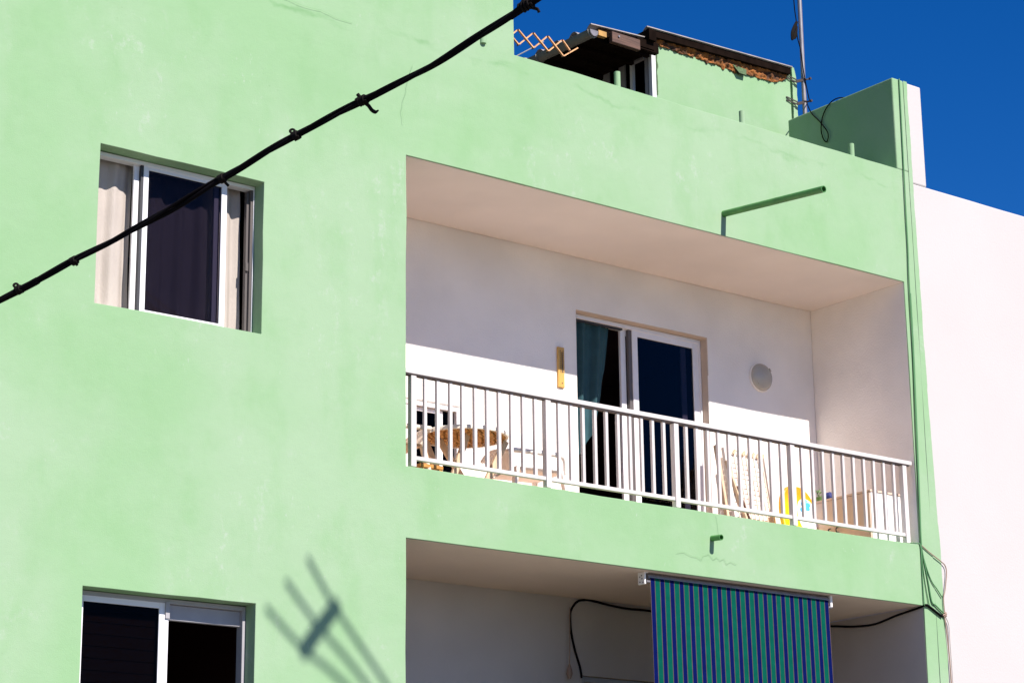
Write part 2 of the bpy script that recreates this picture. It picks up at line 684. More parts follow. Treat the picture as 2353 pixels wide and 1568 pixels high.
mb = MB()
mb.grid(1, 1, lambda u, v: (0, 0, 0)) if False else None
mb.box(W, 5.6, 0.0, YQ, ZP + 0.001, ZQ)
mb.box(W, 5.6, 0.202, YQ, 0.30, ZP)
build("party_wall", mb, "green_paint", house, bevel=0.012, seg=2)
mb = MB()
mb.box(-7.5, XP, 0.201, 6.0, ZP, 4.6)
build("upper_storey", mb, "green_paint", house)
mb = MB()
mb.box(-7.5, 5.6, 0.201, 7.0, 0.06, 0.30)
build("roof_deck", mb, "roof_screed", house)
mb = MB()
mb.box(-7.7, -7.5, 0.0, 7.0, ZG, 4.6)
mb.box(-7.5, 5.6, 7.0, 7.2, ZG, 1.0)
build("outer_wall", mb, "green_paint", house)

# upper balcony
mb = MB()
mb.box(0, W - 0.002, 0.014, D + 0.001, -0.0022, -0.0005)
mb.box(0, W, 0.201, D + 0.2, 0.0, 0.058)
build("balcony_ceiling", mb, "ceiling_paint", house)
mb = MB()
mb.box(W - 0.0012, W - 0.0004, 0.014, D + 0.001, ZB - 0.03, -0.0025)
mb.box(W + 0.001, 5.598, 0.201, D + 0.15, ZF, -0.002)
build("balcony_side_wall", mb, "white_paint", house)
mb = MB()
mb.box(-0.15, 0.0, 0.201, D + 0.15, ZF, -0.001)
build("balcony_side_wall", mb, "white_paint", house)
DOOR = (2.608, 4.115, ZF, -0.475)
LOWIN = (0.25, 1.363, -2.28, -1.505)
mb = wall_with_holes([(0.0, W, ZF, 0.0)], [(*DOOR, 1), (*LOWIN, 0)], D, D + 0.2, 0.3, wob=0.003, pin=(0.0, W))
build("balcony_back_wall", mb, ("white_paint", "beige_paint"), house, bevel=0.006, seg=1)
mb = MB()
mb.box(0, W, 0.201, 4.0, ZF - 0.05, ZF)
build("balcony_floor", mb, "terracotta", house)
mb = MB()
mb.box(-0.15, 5.6, 0.201, 4.0, ZL + 0.03, ZF - 0.051)
build("floor_slab", mb, "concrete_slab", house)
# lower balcony
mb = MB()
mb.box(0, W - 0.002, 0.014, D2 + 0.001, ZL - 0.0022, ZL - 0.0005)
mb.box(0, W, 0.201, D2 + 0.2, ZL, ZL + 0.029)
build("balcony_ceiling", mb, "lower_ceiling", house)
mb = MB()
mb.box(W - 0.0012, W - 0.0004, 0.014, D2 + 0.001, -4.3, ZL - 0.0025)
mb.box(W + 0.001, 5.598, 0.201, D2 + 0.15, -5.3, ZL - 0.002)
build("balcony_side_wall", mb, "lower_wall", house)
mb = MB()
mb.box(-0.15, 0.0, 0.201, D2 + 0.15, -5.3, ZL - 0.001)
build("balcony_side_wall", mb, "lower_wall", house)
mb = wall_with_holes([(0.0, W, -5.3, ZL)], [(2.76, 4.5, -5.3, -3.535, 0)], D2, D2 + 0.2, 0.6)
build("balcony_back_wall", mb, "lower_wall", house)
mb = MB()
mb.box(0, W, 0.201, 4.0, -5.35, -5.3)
build("balcony_floor", mb, "terracotta", house)

# dark rooms behind the openings (open towards the street)
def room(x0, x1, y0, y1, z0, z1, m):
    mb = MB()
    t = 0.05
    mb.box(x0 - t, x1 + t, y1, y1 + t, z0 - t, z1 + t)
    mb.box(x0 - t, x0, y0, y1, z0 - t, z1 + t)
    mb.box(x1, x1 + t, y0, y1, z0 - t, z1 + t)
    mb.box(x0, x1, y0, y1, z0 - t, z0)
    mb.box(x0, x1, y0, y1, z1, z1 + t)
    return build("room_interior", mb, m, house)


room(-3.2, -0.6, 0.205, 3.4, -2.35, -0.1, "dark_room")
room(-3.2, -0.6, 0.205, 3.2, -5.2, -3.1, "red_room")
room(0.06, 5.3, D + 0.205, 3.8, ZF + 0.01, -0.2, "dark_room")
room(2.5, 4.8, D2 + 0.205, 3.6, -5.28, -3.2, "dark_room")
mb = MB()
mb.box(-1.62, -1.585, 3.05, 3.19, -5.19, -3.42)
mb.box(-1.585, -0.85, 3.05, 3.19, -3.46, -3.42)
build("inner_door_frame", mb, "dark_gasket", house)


# ---- windows and doors
def sash(parent, x0, x1, z0, z1, y0, y1, wl, wr, wt, wb, m, glass, fm="sash"):
    s = build(fm, frame_mb(x0, x1, z0, z1, y0, y1, wl, wr, wt, wb), m, parent, bevel=0.002)
    mb = MB()
    ym = (y0 + y1) / 2
    mb.box(x0 + wl, x1 - wr, ym - 0.003, ym + 0.003, z0 + wb, z1 - wt)
    build("glass_pane", mb, glass, parent)
    return s


x0, x1, z0, z1 = UW
mb = MB()
mb.box(x0 + 0.004, x0 + 0.024, 0.12, 0.195, z0 + 0.004, z1 - 0.004)
mb.box(x1 - 0.012, x1 - 0.004, 0.12, 0.128, z0 + 0.004, z1 - 0.004)
mb.box(x0 + 0.024, x1 - 0.012, 0.121, 0.195, z1 - 0.030, z1 - 0.004)
mb.box(x0 + 0.024, x1 - 0.012, 0.121, 0.195, z0 + 0.004, z0 + 0.022)
win = build("window", mb, "white_aluminium", house, bevel=0.001)
mb = MB()
mb.box(x1 - 0.030, x1 - 0.004, 0.129, 0.195, z0 + 0.023, z1 - 0.031)
build("jamb_liner", mb, "dark_frame", win)
sash(win, -2.127, -1.460, -1.568, -0.500, 0.128, 0.150, 0.040, 0.044, 0.034, 0.030, "white_aluminium", "tinted_glass")
sash(win, -2.186, -1.505, -1.568, -0.500, 0.158, 0.180, 0.040, 0.042, 0.034, 0.030, "white_aluminium", "clear_glass")
mb = MB()
mb.box(-2.146, -2.128, 0.131, 0.157, -1.56, -0.51)
build("gasket", mb, "dark_gasket", win)
mb = MB()
mb.box(-1.512, -1.506, 0.151, 0.157, -1.56, -0.51)
build("gasket", mb, "dark_gasket", win)
mb = MB()
mb.box(-1.285, -1.268, 0.15, 0.18, -1.545, -0.52)
mb.box(-1.292, -1.270, 0.135, 0.15, -1.11, -1.05)
build("latch_stile", mb, "dark_frame", win)

x0, x1, z0, z1 = LW
win = build("window", frame_mb(x0 + 0.004, x1 - 0.004, z0, z1 - 0.004, 0.12, 0.195, 0.04, 0.024, 0.03, 0.0), "grey_aluminium", house, bevel=0.002)
sash(win, -2.486, -1.832, -5.0, -3.512, 0.125, 0.15, 0.026, 0.072, 0.045, 0.03, "white_aluminium", "dark_glass")
mat("shutter_dark", (0.10, 0.075, 0.07), 0.7)
sl = None
for k in range(16):
    z = -3.60 - 0.078 * k
    if sl is None:
        mb = MB()
        mb.box(-0.30, 0.30, 0.0, 0.012, 0.0, 0.073)
        sl = build("shutter_slat", mb, "shutter_dark", win, bevel=0.004)
        sl.location = Vector((-2.20, 0.170, z)) - WLOC[win.name]
    else:
        instance("shutter_slat", sl, win, (-2.20, 0.170, z))
mb = MB()
mb.box(-1.829, -1.266, 0.152, 0.185, -3.625, -3.520)
build("shutter_box", mb, "grey_aluminium", win, bevel=0.004)
mb = MB()
mb.box(-1.862, -1.832, 0.112, 0.124, -3.62, -3.512)
build("latch_plate", mb, "grey_aluminium", win)

# balcony sliding door
x0, x1, z0, z1 = DOOR
yf = D + 0.08
door = build("sliding_door", frame_mb(x0 + 0.004, x1 - 0.004, ZF + 0.002, z1 - 0.004, yf, yf + 0.11, 0.03, 0.02, 0.035, 0.03), "white_aluminium", house, bevel=0.002)
sash(door, 3.313, 4.092, ZF + 0.035, -0.512, yf + 0.012, yf + 0.04, 0.062, 0.066, 0.052, 0.06, "white_aluminium", "tinted_glass")
sash(door, 3.214, 3.98, ZF + 0.035, -0.512, yf + 0.055, yf + 0.083, 0.058, 0.062, 0.052, 0.06, "white_aluminium", "tinted_glass")
mb = MB()
mb.box(3.276, 3.312, yf + 0.02, yf + 0.05, ZF + 0.04, -0.515)
build("gasket", mb, "dark_frame", door)
mb = MB()
mb.box(2.645, 3.21, yf + 0.02, yf + 0.05, -0.530, -0.512)
build("gasket", mb, "dark_gasket", door)

# low window behind the table
x0, x1, z0, z1 = LOWIN
win = build("window", frame_mb(x0 + 0.003, x1 - 0.003, z0 + 0.003, z1 - 0.012, D - 0.006, D + 0.06, 0.03, 0.03, 0.034, 0.03), "white_aluminium", house, bevel=0.002)
sash(win, 0.29, 0.86, -2.245, -1.555, D + 0.004, D + 0.025, 0.03, 0.03, 0.03, 0.03, "white_aluminium", "dark_glass")
sash(win, 0.80, 1.215, -2.245, -1.555, D + 0.028, D + 0.05, 0.03, 0.036, 0.03, 0.03, "white_aluminium", "dark_glass")
mb = MB()
mb.box(1.218, 1.328, D + 0.034, D + 0.04, -2.245, -1.555)
build("glass_pane", mb, "dark_glass", win)

# bottom frame of the lower balcony's doorway
build("sliding_door", frame_mb(2.764, 4.496, -5.29, -3.539, D2 + 0.03, D2 + 0.10, 0.05, 0.05, 0.045, 0.04), "grey_aluminium", house, bevel=0.003)

# ---- railing
YR = 0.05
mb = MB()
mb.box(0.004, 5.43, YR - 0.028, YR + 0.030, -1.672, -1.637)
rail = build("balcony_railing", mb, "railing_white", house, bevel=0.004, seg=2)
mb = MB()
mb.box(0.02, 5.40, YR - 0.022, YR + 0.022, -1.684, -1.673)
build("rail_shade_strip", mb, "rust_and_shade", rail)  # dark strip paints the shade under the handrail
posts = (0.092, 1.352, 2.668, 3.968, 5.335)
first_b = first_p = None
for i, px in enumerate(posts):
    if first_p is None:
        mb = MB()
        mb.box(-0.024, 0.024, -0.024, 0.024, ZB + 0.012, -1.685)
        first_p = build("post", mb, "railing_white", rail, bevel=0.003)
        first_p.location = Vector((px, YR, 0)) - WLOC[rail.name]
    else:
        instance("post", first_p, rail, (px, YR, 0))
for a, b in zip(posts, posts[1:]):
    mb = MB()
    mb.box(a + 0.025, b - 0.025, YR - 0.017, YR + 0.017, -2.312, -2.282)
    build("bottom_rail", mb, "railing_white", rail, bevel=0.003)
    for k in range(1, 11):
        bx = a + (b - a) * k / 11 + random.uniform(-0.003, 0.003)
        if first_b is None:
            mb = MB()
            mb.box(-0.0125, 0.0125, -0.0125, 0.0125, -2.281, -1.685)
            first_b = build("baluster", mb, "railing_white", rail, bevel=0.0015)
            first_b.location = Vector((bx, YR, 0)) - WLOC[rail.name]
        else:
            instance("baluster", first_b, rail, (bx, YR, 0))

# ---- drain pipes and rod stubs on the facade
def hollow_pipe(a, b, r, n=18):
    a, b = Vector(a), Vector(b)
    d = (b - a).normalized()
    mb = MB()
    mb.tube([a, b], r, n, cap=False)
    mb.tube([b, b - d * 0.25], r * 0.8, n, cap=False)
    s = d.cross(Vector((0, 0, 1))).normalized()
    u = s.cross(d)
    for k in range(n):
        p = [b + (s * math.cos(2 * PI * (k + e) / n) + u * math.sin(2 * PI * (k + e) / n)) * rr for e, rr in ((0, r), (1, r), (1, r * 0.8), (0, r * 0.8))]
        mb.poly(p)
    mb.poly([b - d * 0.25 + (s * math.cos(2 * PI * k / n) + u * math.sin(2 * PI * k / n)) * r * 0.8 for k in range(n)])
    return mb


build("drain_pipe", hollow_pipe((3.262, 0.05, 0.199), (3.262, -1.15, 0.085), 0.028), "green_metal", house, smooth=40,
      label="long green drain spout jutting from the fascia above the balcony")
build("drain_pipe", hollow_pipe((2.985, 0.05, -2.580), (2.985, -0.115, -2.592), 0.023), "green_metal", house, smooth=40,
      label="short green drain spout stub in the slab edge")
for x, z, y in ((0.735, 1.175, 0.0), (2.142, 1.20, 0.03), (3.548, 1.185, 0.03), (4.89, 1.188, 0.03)):
    mb = MB()
    zb = 1.055 if x > 1.1 else 1.085
    mb.tube([(x, y, zb), (x, y, z)], 0.026, 14)
    build("pipe_stub", mb, "green_paint", house, smooth=40)

# ---- hairline cracks in the plaster
def ribbon(pts, w):
    mb = MB()
    for i, (a, b) in enumerate(zip(pts, pts[1:])):
        a, b = Vector((a[0], 0, a[1])), Vector((b[0], 0, b[1]))
        s = Vector((-(b - a).z, 0, (b - a).x)).normalized() * w / 2
        y = -0.0125
        mb.quad((a - s + Vector((0, y, 0))), (b - s + Vector((0, y, 0))), (b + s + Vector((0, y, 0))), (a + s + Vector((0, y, 0))))
    return mb


def jag(pts, n, amp):
    out = []
    for a, b in zip(pts, pts[1:]):
        for k in range(n):
            t = k / n
            out.append((a[0] + (b[0] - a[0]) * t + random.uniform(-amp, amp), a[1] + (b[1] - a[1]) * t + random.uniform(-amp, amp)))
    return out + [pts[-1]]


mat("crack_line", (0.18, 0.325, 0.155), 0.95)

# ------------------------------------------------------------------ white neighbour
nb = thing("white_house", "plain white plastered house adjoining the green one on the right", "house", (9.0, 0, ZG))
mb = wall_with_holes([(5.602, 14.0, ZG, 0.968)], [], 0.004, 0.2, 0.4, wob=0.004, wave=0.003, pin=(5.602,))
build("facade_wall", mb, "neighbour_white", nb, smooth=40, bevel=0.012, seg=2)
mb = MB()
mb.box(5.602, 5.838, 0.004, YQ, 0.969, 1.948)
mb.box(5.602, 5.838, 0.202, YQ, 0.30, 0.968)
build("party_wall", mb, "neighbour_white", nb, bevel=0.014, seg=2)
mb = MB()
mb.box(5.602, 14.0, 0.201, 7.0, 0.0, 0.3)
build("roof_deck", mb, "roof_screed", nb)
mb = MB()
mb.box(13.8, 14.0, 0.201, 7.0, ZG, -0.001)
build("outer_wall", mb, "neighbour_white", nb)

# ------------------------------------------------------------------ rooftop shed
shed = thing("rooftop_shed", "green plastered roof room under an old tiled sheet roof with crumbling brown foam", "shed", (4.7, 1.5, 0.3))
# front wall: top follows the roof
mb = MB()
def ztop(x):
    return 2.44 + (x - 3.91) * 0.0765 + 0.012 * noise.noise((x * 5, 1, 2))
n = 60
for i in range(n):
    xa, xb = 3.912 + (5.668 - 3.912) * i / n, 3.912 + (5.668 - 3.912) * (i + 1) / n
    za, zb = ztop(xa) + 0.05, ztop(xb) + 0.05
    mb.quad((xa, 1.5, 0.31), (xb, 1.5, 0.31), (xb, 1.5, zb), (xa, 1.5, za))
    mb.quad((xa, 1.6, 0.31), (xa, 1.6, za), (xb, 1.6, zb), (xb, 1.6, 0.31))
    mb.quad((xa, 1.5, za), (xb, 1.5, zb), (xb, 1.6, zb), (xa, 1.6, za))
mb.quad((3.912, 1.5, 0.31), (3.912, 1.5, ztop(3.912) + 0.05), (3.912, 1.6, ztop(3.912) + 0.05), (3.912, 1.6, 0.31))
mb.quad((5.668, 1.5, 0.31), (5.668, 1.6, 0.31), (5.668, 1.6, ztop(5.668) + 0.05), (5.668, 1.5, ztop(5.668) + 0.05))
build("front_wall", mb, "green_paint", shed)
# broken corner strip beyond the joint
mb = MB()
zz = [0.31 + i * (2.62 - 0.31) / 50 for i in range(51)]
def xe(z):
    return 5.765 + 0.012 * noise.noise((z * 9, 4, 1)) + 0.01 * noise.noise((z * 22, 4, 1)) - max(0, (z - 2.50)) * 0.25
def xl(z):
    return 5.706 + 0.007 * noise.noise((z * 14, 8, 1))
for za, zb in zip(zz, zz[1:]):
    mb.quad((xl(za), 1.505, za), (xe(za), 1.505, za), (xe(zb), 1.505, zb), (xl(zb), 1.505, zb))
    mb.quad((xe(za), 1.505, za), (xe(za), 1.75, za), (xe(zb), 1.75, zb), (xe(zb), 1.505, zb))
    mb.quad((xl(za), 1.505, za), (xl(zb), 1.505, zb), (xl(zb), 1.75, zb), (xl(za), 1.75, za))
build("corner_pier", mb, "green_paint", shed)
mb = MB()
mb.box(5.669, 5.705, 1.56, 1.75, 0.31, 2.57)
build("corner_joint", mb, "green_paint", shed)

# corrugated roof: rolls run along x, pitch 0.25 in y
def roll(y):
    p = ((y - 1.3425) / 0.25) % 1.0
    return 0.055 * max(0.0, math.sin(PI * min(1, p / 0.62))) if p < 0.62 else -0.012 * math.sin(PI * (p - 0.62) / 0.38)


def roof_sheet(x0, x1, y0, y1, zf, t=0.009):
    mb = MB()
    ny = int((y1 - y0) / 0.0125)
    nx = 6
    P = lambda i, j, d: (x0 + (x1 - x0) * i / nx, y0 + (y1 - y0) * j / ny,
                         zf(x0 + (x1 - x0) * i / nx, y0 + (y1 - y0) * j / ny) + roll(y0 + (y1 - y0) * j / ny) - d)
    for j in range(ny):
        for i in range(nx):
            mb.quad(P(i, j, 0), P(i + 1, j, 0), P(i + 1, j + 1, 0), P(i, j + 1, 0))
            mb.quad(P(i, j, t), P(i, j + 1, t), P(i + 1, j + 1, t), P(i + 1, j, t))
        mb.quad(P(0, j, 0), P(0, j + 1, 0), P(0, j + 1, t), P(0, j, t))
        mb.quad(P(nx, j, 0), P(nx, j, t), P(nx, j + 1, t), P(nx, j + 1, 0))
    for i in range(nx):
        mb.quad(P(i, 0, 0), P(i, 0, t), P(i + 1, 0, t), P(i + 1, 0, 0))
        mb.quad(P(i, ny, 0), P(i + 1, ny, 0), P(i + 1, ny, t), P(i, ny, t))
    return mb


# the front edge is cut near the top of a roll, so the edge curls down to the veranda side
build("roof_sheet", roof_sheet(3.74, 5.63, 1.4175, 4.6, lambda x, y: 2.461 + (x - 3.761) * 0.034), "fibre_cement", shed, smooth=50)
build("roof_sheet", roof_sheet(3.06, 3.80, 1.4175, 4.6, lambda x, y: 2.309 + (x - 3.09) * 0.058 + (y - 1.38) * 0.006), "fibre_cement", shed, smooth=50)
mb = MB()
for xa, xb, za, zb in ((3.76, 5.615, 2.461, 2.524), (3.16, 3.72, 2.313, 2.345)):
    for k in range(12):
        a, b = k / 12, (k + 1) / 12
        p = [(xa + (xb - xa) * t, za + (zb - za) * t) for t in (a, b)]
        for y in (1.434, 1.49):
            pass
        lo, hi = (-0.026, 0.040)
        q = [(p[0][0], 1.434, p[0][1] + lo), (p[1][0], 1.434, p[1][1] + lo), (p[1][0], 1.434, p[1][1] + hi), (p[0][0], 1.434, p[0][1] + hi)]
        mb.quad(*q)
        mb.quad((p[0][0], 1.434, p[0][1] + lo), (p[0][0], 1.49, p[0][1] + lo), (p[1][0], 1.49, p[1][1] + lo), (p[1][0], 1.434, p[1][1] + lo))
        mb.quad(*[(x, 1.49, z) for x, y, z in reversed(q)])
build("verge_shade_strip", mb, "soffit_wood_and_shade", shed)  # dark strip stands for the shaded underside of the roof edge
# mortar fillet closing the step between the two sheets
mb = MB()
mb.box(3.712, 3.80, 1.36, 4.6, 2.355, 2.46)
build("step_board", mb, "soffit_wood_and_shade", shed)
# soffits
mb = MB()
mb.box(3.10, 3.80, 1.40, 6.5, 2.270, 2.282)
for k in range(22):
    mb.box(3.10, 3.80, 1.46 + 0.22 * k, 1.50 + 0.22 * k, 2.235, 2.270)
build("soffit", mb, "soffit_wood_and_shade", shed)
# foam under the main sheet
mb = MB()
nu, nv = 220, 12


def foam_pt(u, v):
    x = 3.86 + u * 1.735
    top = 2.452 + (x - 3.761) * 0.034
    thick = 0.058 + 0.058 * min(1, u / 0.6) + 0.02 * noise.noise((x * 7, 0, 3)) + 0.035 * max(0, noise.noise((x * 19, 5, 3)))
    thick *= 1.0 if u < 0.93 else max(0.35, 1 - (u - 0.93) * 8)
    z = top - v * thick
    y = 1.470 + 0.018 * v + 0.022 * noise.noise((x * 16, z * 30, 1)) + 0.015 * noise.noise((x * 45, z * 60, 1))
    return (x, y, z)


mb.grid(nu, nv, foam_pt)
mb.grid(nu, 2, lambda u, v: Vector(foam_pt(u, 1.0)) + Vector((0, v * 0.06, v * 0.012)))
build("foam_filler", mb, "foam", shed, smooth=60)
mb = MB()
mb.poly([(4.87, 1.470, 2.430), (4.94, 1.452, 2.352), (5.03, 1.452, 2.352), (5.05, 1.470, 2.420)])
mb.poly([(4.87, 1.482, 2.430), (5.05, 1.482, 2.420), (5.03, 1.464, 2.350), (4.94, 1.464, 2.350)])
build("broken_flake", mb, "dark_green", shed)  # green flake coloured dark, its shade put into the colour
# gutter: half-round trough along the eave, with an end cap
mb = MB()
ga, gb = Vector((3.035, 1.345, 2.265)), Vector((3.035, 5.2, 2.33))
n = 14
for y_ in range(20):
    for k in range(n):
        q = []
        for yy, kk in ((y_, k), (y_, k + 1), (y_ + 1, k + 1), (y_ + 1, k)):
            c = ga.lerp(gb, yy / 20)
            a = PI + PI * kk / n
            q.append((c.x + 0.052 * math.cos(a), c.y, c.z + 0.062 * math.sin(a)))
        mb.quad(*q)
        q2 = [(x + (3.035 - x) * 0.08, y, z + 0.004) for x, y, z in q]
        mb.quad(*reversed(q2))
gut = build("gutter", mb, "gutter_grey", shed, smooth=50)
mb = MB()
mb.poly([(3.035 + 0.050 * math.cos(PI + PI * k / n), 1.347, 2.265 + 0.060 * math.sin(PI + PI * k / n)) for k in range(n + 1)])
build("gutter_cap", mb, "zinc", gut)
for k in range(4):
    mb = MB()
    ring = [(3.035 + 0.056 * math.cos(PI + PI * i / 12), 1.37 + 0.75 * k + 0.0, 2.265 + 0.0127 * k + 0.066 * math.sin(PI + PI * i / 12)) for i in range(13)]
    mb.tube(ring, 0.006, 6)
    build("gutter_bracket", mb, "gutter_grey", gut)
# timbers under the veranda roof
mb = MB()
mb.box(3.094, 3.19, 1.355, 1.40, 2.235, 2.285)
build("rafter_end", mb, "yellow_timber", shed)
mb = MB()
mb.box(3.262, 3.60, 1.36, 1.41, 2.215, 2.318)
build("fascia_beam", mb, "beam_timber", shed, bevel=0.004)
mb = MB()
mb.tube([(3.337, 1.362, 2.283), (3.337, 1.350, 2.283)], 0.010, 10)
build("bolt_head", mb, "zinc", shed)
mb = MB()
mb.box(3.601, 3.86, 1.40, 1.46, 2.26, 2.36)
build("trim_board", mb, "soffit_wood_and_shade", shed)
# glazed left wall of the shed
mb = MB()
mb.box(3.87, 3.911, 1.505, 4.5, 2.335, 2.385)
frame = build("window_wall", mb, "grey_aluminium", shed)
for (a, b, m_, nm) in ((1.503, 1.548, "white_aluminium", "stile"), (1.576, 1.618, "grey_aluminium", "stile"), (1.775, 1.812, "white_aluminium", "stile"),
                       (1.90, 1.985, "grey_aluminium", "stile"), (2.13, 2.215, "grey_aluminium", "stile"), (2.45, 2.53, "grey_aluminium", "stile"), (2.9, 2.98, "grey_aluminium", "stile")):
    mb = MB()
    mb.box(3.875 if m_ == "grey_aluminium" else 3.862, 3.910, a, b, 0.361, 2.334)
    build(nm, mb, m_, frame)
mb = MB()
mb.box(3.87, 3.911, 1.505, 4.5, 0.31, 0.36)
build("sill_rail", mb, "grey_aluminium", frame)
mb = MB()
mb.box(3.8605, 3.909, 1.619, 1.774, 2.285, 2.334)
build("head_rail", mb, "grey_aluminium", frame)
mb = MB()
mb.box(3.893, 3.898, 1.549, 4.5, 0.361, 2.334)
build("glass_pane", mb, "dark_glass", frame)
mb = MB()
mb.box(4.2, 4.25, 1.61, 4.5, 0.31, 2.42)
mb.box(3.912, 5.66, 4.5, 4.6, 0.31, 2.45)
mb.box(5.60, 5.668, 1.61, 4.5, 0.31, 2.45)
build("back_wall", mb, "dark_room", shed)
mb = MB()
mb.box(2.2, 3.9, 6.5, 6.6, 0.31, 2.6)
build("rear_screen", mb, "soffit_wood_and_shade", shed)
mb = MB()
zz = [1.9 + i * 0.52 / 30 for i in range(31)]
for za, zb in zip(zz, zz[1:]):
    wa, wb = (max(0.002, 0.012 + 0.02 * noise.noise((z * 13, 2, 9))) for z in (za, zb))
    mb.quad((3.913, 1.496, za), (3.913 + wa, 1.496, za), (3.913 + wb, 1.496, zb), (3.913, 1.496, zb))
build("corner_sealant", mb, "dark_green", shed)

# ------------------------------------------------------------------ antenna mast
mast = thing("antenna_mast", "tall grey metal antenna mast clamped to the corner of the roof shed", "mast", (5.812, 1.455, 0.3))
mb = MB()
mb.tube([(5.806, 1.455, 0.302), (5.812, 1.455, 4.4)], 0.022, 16)
build("pole", mb, "zinc", mast, smooth=40)
for z in (2.495, 2.262):
    mb = MB()
    mb.bar((5.60, 1.492, z + 0.018), (5.74, 1.478, z - 0.010), 0.006, 0.012)
    mb.bar((5.60, 1.492, z - 0.012), (5.74, 1.478, z - 0.035), 0.006, 0.012)
    mb.bar((5.73, 1.478, z - 0.030), (5.79, 1.44, z - 0.012), 0.010, 0.028)
    mb.tube([(5.808 + 0.027 * math.cos(a), 1.455 + 0.027 * math.sin(a), z) for a in [2 * PI * k / 16 for k in range(17)]], 0.006, 6, cap=False)
    mb.bar((5.83, 1.44, z + 0.002), (5.862, 1.42, z + 0.012), 0.012, 0.012)
    mb.tube([(5.862, 1.425, z + 0.012), (5.862, 1.405, z + 0.014)], 0.013, 8)
    build("clamp", mb, "rust_and_shade", mast)
o = bpy.data.objects
mb = MB()
pth = smooth_path([(5.722, 1.45, 4.2), (5.725, 1.45, 3.34), (5.745, 1.45, 3.10), (5.75, 1.45, 2.93), (5.775, 1.44, 2.80), (5.79, 1.425, 2.55), (5.83, 1.42, 2.33), (5.80, 1.38, 2.25),
                   (5.44, 1.069, 2.046), (5.441, 1.017, 1.922), (5.436, 0.906, 1.796), (5.436, 0.817, 1.662), (5.436, 0.832, 1.577), (5.436, 0.878, 1.621),
                   (5.436, 0.900, 1.734), (5.436, 0.862, 1.858), (5.436, 0.778, 1.938), (5.45, 0.679, 1.968), (5.53, 0.60, 1.962)], 6)
mb.tube(pth, 0.0055, 6)
tag(build("aerial_cable", mb, "black_cable", smooth=60), "thin black aerial cable looping down from the mast over the dark green wall", "cable")
mb = MB()
for k in range(6):
    a = random.uniform(-0.012, 0.012)
    mb.tube(smooth_path([(5.748 + a, 1.445, 3.09), (5.705 + 2 * a, 1.44, 3.02), (5.672 + 2 * a, 1.44, 2.95 + a), (5.682 + 3 * a, 1.44, 2.885 + 2 * a), (5.715 + 2 * a, 1.44, 2.95), (5.748, 1.445, 3.04)], 5), 0.008, 6)
tag(build("cable_coil", mb, "tape_black", smooth=60), "bunched black coil of spare cable tied high on the antenna mast", "cable")

# ------------------------------------------------------------------ expanding trellis
tr = thing("folding_drying_rack", "pale orange wooden accordion lattice stretched out from the tall green wall above the parapet", "rack", (1.06, 0.6, 1.5))
def tp(x, y):    # lattice plane: image-like units measured along x (m) and z (m)
    return (x, 0.6, y)
# nodes: upper zigzag and lower zigzag, 0.152 m pitch, sinking slightly less than the parapet line
ux = [1.560 - 0.157 * 3 + 0.157 * k for k in range(7)]
uz = [1.622 + (-0.0005) * k for k in range(7)]
PA = [((1.560, 1.622), (1.722, 1.497)), ((1.722, 1.634), (1.880, 1.508)), ((1.876, 1.645), (2.041, 1.505)), ((2.035, 1.652), (2.114, 1.575)), ((1.402, 1.612), (1.564, 1.487)), ((1.244, 1.602), (1.406, 1.477)), ((1.086, 1.592), (1.248, 1.467))]
PB = [((1.564, 1.487), (1.722, 1.634)), ((1.722, 1.497), (1.876, 1.645)), ((1.880, 1.508), (2.035, 1.652)), ((2.041, 1.505), (2.211, 1.628)), ((1.406, 1.477), (1.560, 1.622)), ((1.248, 1.467), (1.402, 1.612)), ((1.09, 1.457), (1.244, 1.602))]
for lst, y in ((PA, 0.594), (PB, 0.608)):
    for a, b in lst:
        mb = MB()
        mb.bar((a[0], y, a[1]), (b[0], y, b[1]), 0.010, 0.017, up=(0, 1, 0.001))
        build("slat", mb, "trellis_wood", tr)
mb = MB()
for a, b in PA:
    for p in (a, b):
        mb.tube([(p[0], 0.585, p[1]), (p[0], 0.616, p[1])], 0.005, 6)
build("rivet_heads", mb, "rust_and_shade", tr)["kind"] = "stuff"
mb = MB()
mb.box(1.046, 1.085, 0.57, 0.63, 1.40, 1.66)
build("wall_plate", mb, "trellis_wood", tr)
mb = MB()
mb.tube([(2.55, 2.0, 2.064), (2.98, 2.0, 2.36)], 0.006, 6)
tag(build("stay_wire", mb, "gutter_grey"), "thin grey stay wire running up to the gutter beside the lattice", "wire")

# ------------------------------------------------------------------ cloths in the windows
def curtain(name, m, xa, xb, za, zb, y, amp, waves, label, ph=0.0, right=None, nx=90, nz_=60, cat="curtain", bot=None, group="curtains in the house openings"):
    mb = MB()

    def fn(u, v):
        z = za + (zb - za) * v
        xr = right(z) if right else xb
        x = xa + (xr - xa) * u
        zz_ = z
        if bot:
            zz_ = za + (bot(u) - za) * v
        yy = y + amp * math.sin(2 * PI * waves * u + ph) * (0.65 + 0.35 * v) + 0.25 * amp * math.sin(2 * PI * waves * 2.3 * u + ph + 2 * v) + 0.008 * noise.noise((x * 6, 1, z * 4))
        return (x, yy, zz_)
    mb.grid(nx, nz_, fn)
    ob = build(name, mb, m, None, smooth=80)
    return tag(ob, label, cat, group)


def lerp_tab(tab):
    def f(z):
        for (z1_, x1_), (z2_, x2_) in zip(tab, tab[1:]):
            if z1_ >= z >= z2_:
                return x1_ + (x2_ - x1_) * (z1_ - z) / (z1_ - z2_)
        return tab[0][1] if z > tab[0][0] else tab[-1][1]
    return f


